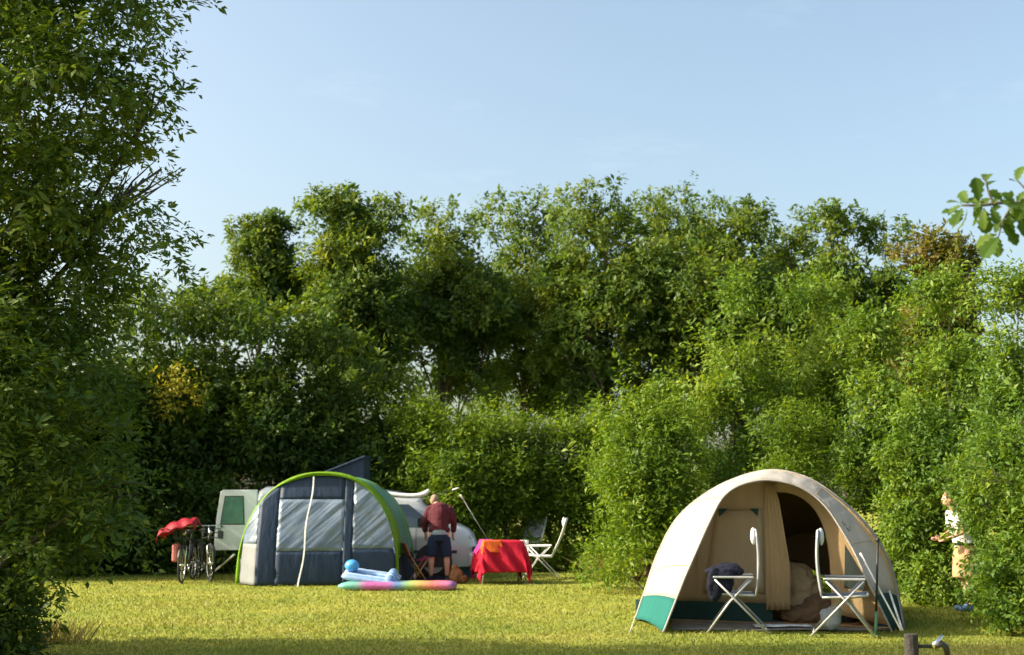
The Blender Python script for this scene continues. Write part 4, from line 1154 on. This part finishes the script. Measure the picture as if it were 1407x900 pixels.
o = drape('towel', 'pink_cloth', (.10, .2), (.38, .24), .805, 22, 6, flare=.42, fold=.03)
o.location = tb.location + Vector((-.27, .02, 0)); o.rotation_euler = (0, 0, .18); tag(o, 'magenta pink towel hanging off the side of the red table', 'towel')
p = gp(743, 795)
chair('white camp chair seen side-on with the rear leg braced, next to the red table', (p.x, p.y - .02, 0), math.pi - .1, 'white_metal', 'cushion', True, recline=0.30)
p = gp(715, 786)
chair('white camp chair with a grey fabric backrest behind the side-on chair', (p.x + .02, p.y + .1, 0), math.pi + .85, 'white_metal', 'chair_pale', False, recline=0.34)
o = MB().grid([[Vector((-.09 + .018 * i, .02 * math.sin(i * 1.4 + j * .4), -.02 * j)) for i in range(11)] for j in range(16)]).build('cloth', 'white_cotton', None, smooth=True, thick=.008)
q = at(720, 742, 25.2); o.location = q; tag(o, 'small white cloth hanging over the arm of the grey-backed chair', 'cloth')

# ------------------------------------------------------------------ people
def person(name, label, base, rotz, body, clothes, hair, face_dir, eyes=None):
    t = thing(name, label, 'person', base, rotz)
    mb = MB()
    for seg in body:
        if seg[0] == 'e': mb.ellipsoid(seg[1], seg[2], 16, 10)
        else: mb.tube(seg[1], seg[2], 12)
    bo = mb.build('body', 'skin', t, remesh=0.0085)
    for nm, mt, segs, dsp in clothes:
        mb = MB()
        for seg in segs:
            if seg[0] == 'e': mb.ellipsoid(seg[1], seg[2], 18, 12)
            elif seg[0] == 'b': mb.box(seg[1], seg[2])
            else: mb.tube(seg[1], seg[2], 14)
        mb.build(nm, mt, t, remesh=0.013, disp=dsp)
    mb = MB()
    for c, r in hair[1]: mb.ellipsoid(c, r, 16, 10)
    mb.build('hair', hair[0], t, remesh=0.011, disp=(0.015, 0.03))
    for c in eyes or []: MB().ellipsoid(c, (.011, .011, .011)).build('eye', 'eye', t, smooth=True)
    return t
def hand(w, d, side, curl=0.6, s=1.0):
    """palm and five fingers hanging from wrist w along direction d; side = thumb direction"""
    w, d, side = Vector(w), Vector(d).normalized(), Vector(side).normalized()
    fwd = d.cross(side).normalized(); out = []
    out.append(('t', [w, w + d * .045 * s, w + d * .085 * s], [.024 * s, .032 * s, .030 * s]))
    for k, (o, ln) in enumerate([(.027, .072), (.009, .082), (-.009, .076), (-.026, .060)]):
        r = w + d * .08 * s + side * o * s
        m1 = r + (d + fwd * .15 * curl) .normalized() * ln * .45 * s; m2 = m1 + (d + fwd * .7 * curl).normalized() * ln * .3 * s; m3 = m2 + (d + fwd * 1.3 * curl).normalized() * ln * .25 * s
        out.append(('t', [r - d * .02 * s, r, m1, m2, m3], [.0105 * s, .0105 * s, .0095 * s, .009 * s, .0075 * s]))
    r = w + d * .03 * s + side * .028 * s
    out.append(('t', [r, r + (side + d).normalized() * .035 * s, r + (side * .5 + d).normalized() * .065 * s], [.013 * s, .0115 * s, .009 * s]))
    return out
def man():
    b = gp(603, 799); base = Vector((b.x, b.y, 0))
    body = [('e', (0, .0, .94), (.165, .12, .13)), ('t', [(0, .0, .95), (0, .05, 1.10), (0, .12, 1.28), (-.01, .19, 1.42)], [.14, .145, .165, .13]),
            ('t', [(-.02, .20, 1.40), (-.06, .26, 1.46), (-.08, .31, 1.51)], [.07, .058, .055]),
            ('e', (-.10, .34, 1.535), (.075, .10, .108)), ('e', (-.10, .40, 1.48), (.05, .05, .06)), ('e', (-.105, .445, 1.50), (.015, .022, .016)),
            ('e', (-.177, .33, 1.525), (.012, .02, .032)), ('e', (-.023, .33, 1.525), (.012, .02, .032))]
    for s in (-1, 1):
        sh, el, wr = (s * .185, .16, 1.37), (s * .275, .13, 1.13), (s * .265, .20, .90)
        body += [('e', sh, (.07, .07, .07)), ('t', [sh, (s * .25, .14, 1.26), el], [.06, .052, .043]), ('t', [el, (s * .275, .16, 1.04), wr], [.043, .038, .027])]
        body += hand(wr, (0, .25, -1), (-s * .5, .9, .2), .8)
        hx = s * .10
        body += [('t', [(hx, 0, .92), (s * .125, .01, .72), (s * .14, .03, .50)], [.10, .085, .06]), ('t', [(s * .14, .03, .50), (s * .15, -.02, .34), (s * .155, -.03, .11)], [.058, .057, .038]),
                 ('t', [(s * .155, -.04, .05), (s * .165, .06, .04), (s * .175, .16, .03)], [.042, .04, .03])]
    clothes = []
    sh = [('t', [(0, .01, .93), (0, .05, 1.08), (0, .12, 1.26), (-.01, .18, 1.40), (-.02, .20, 1.455)], [.175, .18, .195, .165, .10]), ('e', (0, .02, .97), (.215, .165, .11)), ('e', (0, .11, 1.22), (.235, .16, .25)), ('e', (0, .16, 1.37), (.215, .12, .13))]
    for s in (-1, 1):
        sh += [('e', (s * .19, .16, 1.37), (.075, .085, .075)), ('t', [(s * .18, .16, 1.37), (s * .245, .14, 1.25), (s * .275, .13, 1.12)], [.08, .078, .07]), ('t', [(s * .28, .13, 1.13), (s * .278, .16, 1.04), (s * .268, .195, .93)], [.068, .062, .052])]
    clothes.append(('shirt', 'plaid', sh, (0.02, .10)))
    clothes.append(('undershirt', 'undershirt', [('t', [(0, .0, .86), (0, .01, .96)], [.172, .172]), ('e', (0, 0, .9), (.19, .145, .06))], None))
    so = [('e', (0, 0, .84), (.195, .15, .13)), ('t', [(0, 0, .76), (0, 0, .895)], [.16, .178])]
    for s in (-1, 1): so += [('t', [(s * .10, 0, .82), (s * .13, .015, .62), (s * .142, .025, .47)], [.115, .112, .108])]
    clothes.append(('shorts', 'denim', so, (0.015, .1)))
    for s in (-1, 1):
        clothes.append(('shoe', 'shoe', [('t', [(s * .155, -.05, .055), (s * .165, .06, .05), (s * .178, .18, .035)], [.055, .052, .038]), ('b', (s * .165, .06, .015), (.10, .28, .026))], None))
    hair = ('hair_grey', [((-.10, .32, 1.552), (.079, .098, .10))])
    person('person', 'person in a dark red plaid shirt and navy shorts bending beside the van', base, 0.05, body, clothes, hair, None, [(-.13, .43, 1.525), (-.075, .43, 1.525)])
man()
def woman():
    b = gp(1330, 840); base = Vector((b.x, b.y, 0))     # faces local -X (towards the tents)
    body = [('e', (0, 0, .90), (.12, .155, .13)), ('t', [(0, 0, .92), (-.04, 0, 1.06), (-.10, 0, 1.24), (-.13, 0, 1.36)], [.12, .115, .13, .10]),
            ('t', [(-.13, 0, 1.36), (-.16, 0, 1.43), (-.18, 0, 1.48)], [.06, .05, .048]), ('e', (-.19, 0, 1.545), (.09, .072, .108)), ('e', (-.225, 0, 1.50), (.05, .05, .058)),
            ('e', (-.282, 0, 1.535), (.02, .014, .016)), ('e', (-.268, 0, 1.492), (.012, .024, .01)), ('e', (-.185, -.072, 1.54), (.02, .011, .03)), ('e', (-.185, .072, 1.54), (.02, .011, .03))]
    for s in (-1, 1):
        shd, el, wr = (-.12, s * .18, 1.33), (-.10, s * .23, 1.09), (-.28, s * .16, 1.0)
        body += [('e', shd, (.055, .055, .055)), ('t', [shd, (-.11, s * .21, 1.2), el], [.048, .042, .036]), ('t', [el, (-.2, s * .2, 1.04), wr], [.036, .03, .022])]
        body += hand(wr, (-1, -s * .2, -.15), (0, -s * .4, 1), .8, .9)
        body += [('t', [(0, s * .09, .88), (.005, s * .1, .66), (-.01, s * .095, .47)], [.09, .075, .055]), ('t', [(-.01, s * .095, .47), (.025, s * .095, .32), (.02, s * .09, .1)], [.053, .05, .032]),
                 ('t', [(.03, s * .09, .045), (-.06, s * .095, .035), (-.14, s * .1, .03)], [.036, .034, .026])]
    top = [('t', [(-.005, 0, .90), (-.04, 0, 1.06), (-.10, 0, 1.24), (-.13, 0, 1.36)], [.145, .138, .155, .10]), ('e', (-.09, 0, 1.24), (.13, .19, .15)), ('e', (-.12, 0, 1.33), (.09, .19, .06)), ('e', (0, 0, .93), (.14, .165, .06))]
    for s in (-1, 1): top += [('e', (-.12, s * .18, 1.33), (.068, .068, .068)), ('t', [(-.12, s * .18, 1.33), (-.11, s * .212, 1.2)], [.066, .058])]
    sk = [('e', (0, 0, .86), (.135, .175, .12)), ('t', [(0, 0, .92), (0, 0, .74), (0, 0, .56), (0, 0, .46)], [.14, .17, .18, .185])]
    clothes = [('top', 'white_cotton', top, (.015, .09)), ('skirt', 'tan_skirt', sk, (.03, .12)), ('belt', 'navy', [('t', [(0, 0, .905), (0, 0, .945)], [.168, .165])], None)]
    for s in (-1, 1):
        clothes.append(('shoe', 'shoe_blue', [('t', [(.03, s * .09, .05), (-.06, s * .095, .045), (-.155, s * .1, .035)], [.05, .047, .035])], None))
    hair = ('hair_fair', [((-.165, 0, 1.58), (.105, .086, .10)), ((-.12, 0, 1.53), (.07, .085, .11)), ((-.09, 0, 1.46), (.04, .05, .07))])
    person('person', 'person in a white top and tan skirt standing half hidden by the bush', base, 0.0, body, clothes, hair, None, [(-.268, -.032, 1.555), (-.268, .032, 1.555)])
woman()

# ------------------------------------------------------------------ inflatables and clutter by the awning
def lilo(name, label, mat, Lx, Wy, n, h, loc, rot):
    t = thing(name, label, 'air mattress', loc); t.rotation_euler = rot
    w = Wy / n
    for k in range(n):
        y = -Wy / 2 + w * (k + .5)
        pts = [(-Lx / 2 + Lx * i / 16, y, h) for i in range(17)]
        rs = [min(1, .55 + .45 * math.sin(math.pi * min(1, i / 3) / 2)) * w * .56 * (1 - .06 * (i % 3 == 0)) for i in range(17)]
        rs = [r * (.6 if i in (0, 16) else 1) for i, r in enumerate(rs)]
        MB().tube(pts, rs, 12).build('air_tube', mat, t, smooth=True)
    if Lx < 1.5: MB().tube([(Lx / 2 - .14, -Wy / 2 + .03, h + .05), (Lx / 2 - .14, Wy / 2 - .03, h + .05)], .085, 12).build('headrest', mat, t, smooth=True)
    return t
rb = rainbow('rainbow_vinyl', [(0.0, (.16, .45, .42)), (.14, (.20, .48, .40)), (.24, (.55, .14, .40)), (.42, (.52, .16, .42)), (.5, (.14, .27, .55)), (.6, (.36, .52, .18)), (.69, (.60, .42, .13)), (.8, (.66, .20, .17)), (.9, (.66, .20, .34)), (1.0, (.40, .20, .52))], 0, (-1.0, 1.0))
bw = rainbow('blue_white_vinyl', [(0.0, (.75, .80, .85)), (.18, (.06, .30, .72)), (.34, (.65, .75, .85)), (.42, (.05, .28, .70)), (.62, (.60, .72, .85)), (.7, (.06, .30, .75)), (.9, (.7, .78, .86)), (1.0, (.06, .3, .7))], 1, (-.3, .3))
pl = gp(546, 811)
lilo('air_mattress', 'rainbow coloured air mattress lying on the sunny grass', rb, 2.02, .62, 5, .075, (pl.x, pl.y + .12, 0.0), (0, 0, .02))
lilo('air_mattress', 'blue and white striped air mattress propped on the rainbow one', bw, .98, .5, 5, .06, (at(512, 790, 22.3).x, pl.y + .35, .15), (math.radians(14), math.radians(8), -.05))
o = MB().ellipsoid((0, 0, 0), (.13, .13, .105)).build('beach_ball', 'ball_blue', None, smooth=True)
q = at(486, 788, 22.3); o.location = (q.x, pl.y + .33, .40); tag(o, 'blue ball resting on the striped air mattress', 'ball')
# low folding chair with red seat beside the man
q = gp(574, 801)
fc = thing('folding_stool', 'low wooden-legged folding stool with a dusky red seat by the awning', 'stool', (q.x, q.y, 0), .3)
for s in (-1, 1):
    MB().tube([(-.17, s * .19, .48), (.15, s * .19, .0)], .014, 7).build('leg', 'wood', fc, smooth=True)
    MB().tube([(.17, s * .17, .48), (-.15, s * .17, .0)], .014, 7).build('leg', 'wood', fc, smooth=True)
MB().grid([[Vector((-.18 + .06 * i, -.2 + .05 * k, .49 - .07 * math.sin(math.pi * i / 6))) for k in range(9)] for i in range(7)]).build('seat', 'maroon', fc, smooth=True, thick=.01)
MB().grid([[Vector((-.18 - .02 * i, -.2 + .05 * k, .49 + .05 * i)) for k in range(9)] for i in range(6)]).build('backrest', 'pink_bag', fc, smooth=True, thick=.01)
bg = MB().ellipsoid((0, 0, .14), (.14, .11, .15)).ellipsoid((.1, .02, .08), (.14, .12, .09)).ellipsoid((-.03, 0, .27), (.07, .06, .08)).build('rucksack', 'brown_bag', None, remesh=.016, disp=(.05, .08))
bg.location = gp(627, 802); tag(bg, 'slumped brown rucksack at the bending person\'s feet', 'rucksack')
q = gp(641, 793)
cr = thing('cool_box', 'blue plastic cool box standing in front of the van\'s bumper', 'cool box', (q.x, q.y, 0), -.1)
MB().box((0, 0, .12), (.36, .26, .24)).build('body', 'blue_plastic', cr, bevel=.02)
MB().box((0, 0, .262), (.38, .28, .04)).build('lid', 'green_plastic', cr, bevel=.015)
MB().tube([(-.17, -.15, .22), (-.15, -.15, .3), (.15, -.15, .3), (.17, -.15, .22)], .01, 6).build('handle', 'cushion', cr, smooth=True)
bb = MB().ellipsoid((0, 0, .15), (.14, .1, .15)).ellipsoid((.04, 0, .08), (.16, .11, .08)).build('shopping_bag', 'blue_bag', None, remesh=.016, disp=(.03, .08))
q = gp(604, 795); bb.location = (q.x, q.y + .25, 0); tag(bb, 'blue shopping bag on the grass behind the bending person\'s legs', 'bag')
tbm = MB().lathe([(.001, 0), (.06, 0), (.075, .12), (.07, .12), (.055, .01), (.001, .01)], 16).build('tub', 'cushion', None, smooth=True)
tbm.location = gp(566, 797); tag(tbm, 'small white tub on the grass beside the folding stool', 'tub')
dk = MB().ellipsoid((0, 0, .04), (.26, .12, .05)).ellipsoid((.25, 0, .05), (.16, .1, .06)).build('ground_cloth', 'navy', None, remesh=.016, disp=(.03, .08))
dk.location = gp(583, 800); tag(dk, 'dark crumpled cloth lying in front of the folding stool', 'cloth')
# rods leaning behind the man
for a, b_, lab in (((634, 682, 24.2), (672, 745, 24.6), 'thin grey rod leaning over behind the red table'), ((628, 671, 24.6), (596, 679, 24.9), 'thin rod with a pale end sticking out past the person\'s head')):
    A, B = at(*a), at(*b_)
    if b_[0] > 640: B = A + (B - A) * (A.z / (A.z - B.z))
    else: B = Vector((B.x - .55, 25.0, 1.45))
    t = thing('rod', lab, 'rod', B)
    MB().tube([Vector(), A - B], .007, 6).build('shaft', 'plastic_dark' if b_[0] < 640 else 'alu', t, smooth=True)
    MB().tube([A - B - (A - B).normalized() * .1, A - B + (A - B).normalized() * .04], .014, 8).build('tip', 'cushion', t, smooth=True)
# stone under the bush
st = MB().ellipsoid((0, 0, .03), (.24, .16, .07)).ellipsoid((.15, 0, .05), (.1, .1, .08)).build('stone', 'stone', None, remesh=.02, disp=(.04, .1))
st.location = gp(820, 787); tag(st, 'pale flat stone on the grass under the bright bush', 'stone')

# ------------------------------------------------------------------ bicycles
def bicycle(label, loc, rotz, frame_mat, pannier=None):
    t = thing('bicycle', label, 'bicycle', loc, rotz, None)
    R = .335
    for x in (-.53, .53):
        w = MB().torus((x, 0, R), .30, .010, 'Y', 32, 6)
        for k in range(14):
            a = 2 * math.pi * k / 14
            w.tube([(x, 0.012 * (-1) ** k, R), (x + .30 * math.cos(a), 0, R + .30 * math.sin(a))], .002, 4, cap=False)
        w.tube([(x, -.045, R), (x, .045, R)], .022, 10)
        wh = w.build('wheel', 'chrome', t, smooth=True)
        MB().torus((x, 0, R), .325, .019, 'Y', 36, 8).build('tyre', 'rubber', wh, smooth=True)
        MB().grid([[Vector((x + (.362) * math.cos(a), y, R + .362 * math.sin(a))) for y in (-.028, 0, .028)] for a in [math.radians(q) for q in range(20, 171, 10)]]).build('mudguard', frame_mat, t, smooth=True, thick=.003)
    bb, st_, hd, hb = (-.08, 0, .28), (-.22, 0, .78), (.33, 0, .88), (.37, 0, .72)
    f = MB().tube([bb, st_], .016, 8).tube([st_, (.33, 0, .84)], .015, 8).tube([bb, hb], .018, 8).tube([hd, hb], .02, 8)
    for s in (-1, 1): f.tube([(-.53, s * .05, R), bb], .009, 6).tube([(-.53, s * .05, R), st_], .008, 6)
    f.build('frame', frame_mat, t, smooth=True)
    fk = MB()
    for s in (-1, 1): fk.tube([hb, (.41, s * .05, .66), (.53, s * .05, R)], .011, 7)
    fk.build('fork', 'chrome', t, smooth=True)
    MB().tube([hd, (.31, 0, 1.02)], .013, 8).build('stem', 'chrome', t, smooth=True)
    MB().tube(smoothcurve([(.10, -.29, 1.03), (.2, -.28, 1.06), (.33, -.14, 1.05), (.33, .14, 1.05), (.2, .28, 1.06), (.10, .29, 1.03)], 24), .011, 8).build('handlebar', 'chrome', t, smooth=True)
    for s in (-1, 1): MB().tube([(.06, s * .292, 1.02), (.18, s * .282, 1.055)], .017, 8).build('grip', 'rubber', t, smooth=True)
    MB().ellipsoid((-.25, 0, .95), (.14, .085, .04)).ellipsoid((-.12, 0, .955), (.11, .035, .025)).build('saddle', 'black', t, remesh=.012)
    MB().tube([st_, (-.24, 0, .93)], .012, 8).build('seat_post', 'chrome', t, smooth=True)
    MB().ellipsoid((.42, 0, .92), (.05, .045, .045)).build('headlamp', 'chrome', t, smooth=True)
    c = MB().torus(bb, .085, .006, 'Y', 24, 6)
    c.tube([bb, (.05, -.06, .18)], .009, 6).tube([bb, (-.21, .06, .38)], .009, 6).build('crank', 'chrome', t, smooth=True)
    MB().box((.07, -.10, .17), (.09, .08, .02)).build('pedal', 'black', t, bevel=.005)
    MB().box((-.22, .10, .39), (.09, .08, .02)).build('pedal', 'black', t, bevel=.005)
    MB().tube([(-.66, 0, .74), (-.25, 0, .74)], .03, 6).build('carrier', 'black', t)
    if pannier: MB().box((.45, -.13, .56), (.30, .12, .34)).build('pannier', pannier, t, bevel=.04)
    # basket on the handlebar
    bk = MB()
    for z in (.82, .92, 1.0):
        bk.tube([(.40, -.16, z), (.64, -.16, z), (.64, .16, z), (.40, .16, z), (.40, -.16, z)], .005, 5)
    for x in (.40, .46, .52, .58, .64):
        for y in (-.16, .16): bk.tube([(x, y, .82), (x, y, 1.0)], .004, 5)
    for y in (-.1, -.03, .03, .1): bk.tube([(.64, y, .82), (.64, y, 1.0)], .004, 5).tube([(.40, y, .82), (.64, y, .82)], .004, 5)
    bk.build('basket', 'plastic_dark', t)
    return t
q = gp(247, 801)
bicycle('bicycle with a dusky pink front pannier parked under the red cover', (q.x + .02, q.y + .45, 0), -math.pi / 2 + .06, 'plastic_dark', 'pink_bag')
q2 = gp(268, 799)
bicycle('dark bicycle without pannier parked close to the open van door', (q2.x + .03, q2.y + .55, 0), -math.pi / 2 + .46, 'black')
cv = at(247, 720, 23.6)
rows = []
for j in range(15):
    v = j / 14 * 2 - 1; r_ = []
    for i in range(21):
        u = i / 20 * 2 - 1
        r_.append(Vector((u * .36, v * .30, .10 + .11 * u + .10 * math.cos(u * 1.4) * math.cos(v * 1.3) - .20 * max(0, abs(v) - .55) - .10 * (abs(u) > .9) + .02 * math.sin(u * 9 + v * 5))))
    rows.append(r_)
o = MB().grid(rows).build('rain_cover', 'red_cover', None, smooth=True, thick=.012)
o.location = (cv.x, cv.y, cv.z - .13); tag(o, 'red rain cover thrown over the parked bicycles', 'cover')

# ------------------------------------------------------------------ tap post in the foreground
q = at(1252, 871, 8.0)
tp = thing('tap_post', 'dark wooden post with a water tap in front of the tent', 'tap post', (q.x, q.y, 0))
mb = MB().tube([(0, 0, -.05), (.004, 0, .3), (-.003, 0, q.z)], [.048, .046, .043], 12); mb.build('post', 'post_wood', tp, smooth=False, bevel=.006)
zt_ = q.z
MB().tube([(.03, 0, zt_ - .075), (.14, 0, zt_ - .078)], .012, 8).build('pipe', 'black', tp, smooth=True)
MB().tube([(.13, 0, zt_ - .08), (.155, 0, zt_ - .055), (.20, 0, zt_ - .01)], [.018, .016, .008], 8).build('tap_lever', 'chrome', tp, smooth=True)
MB().tube([(.14, 0, zt_ - .075), (.19, 0, zt_ - .06), (.215, 0, zt_ - .08), (.225, 0, zt_ - .13)], [.02, .022, .02, .018], 9).build('tap_body', 'black', tp, smooth=True)
MB().tube(smoothcurve([(.225, 0, zt_ - .12), (.232, 0, zt_ - .2), (.22, .02, zt_ - .4), (.26, .05, .03), (.4, .1, .015)], 16), .017, 8).build('hose', 'brass', tp, smooth=True)
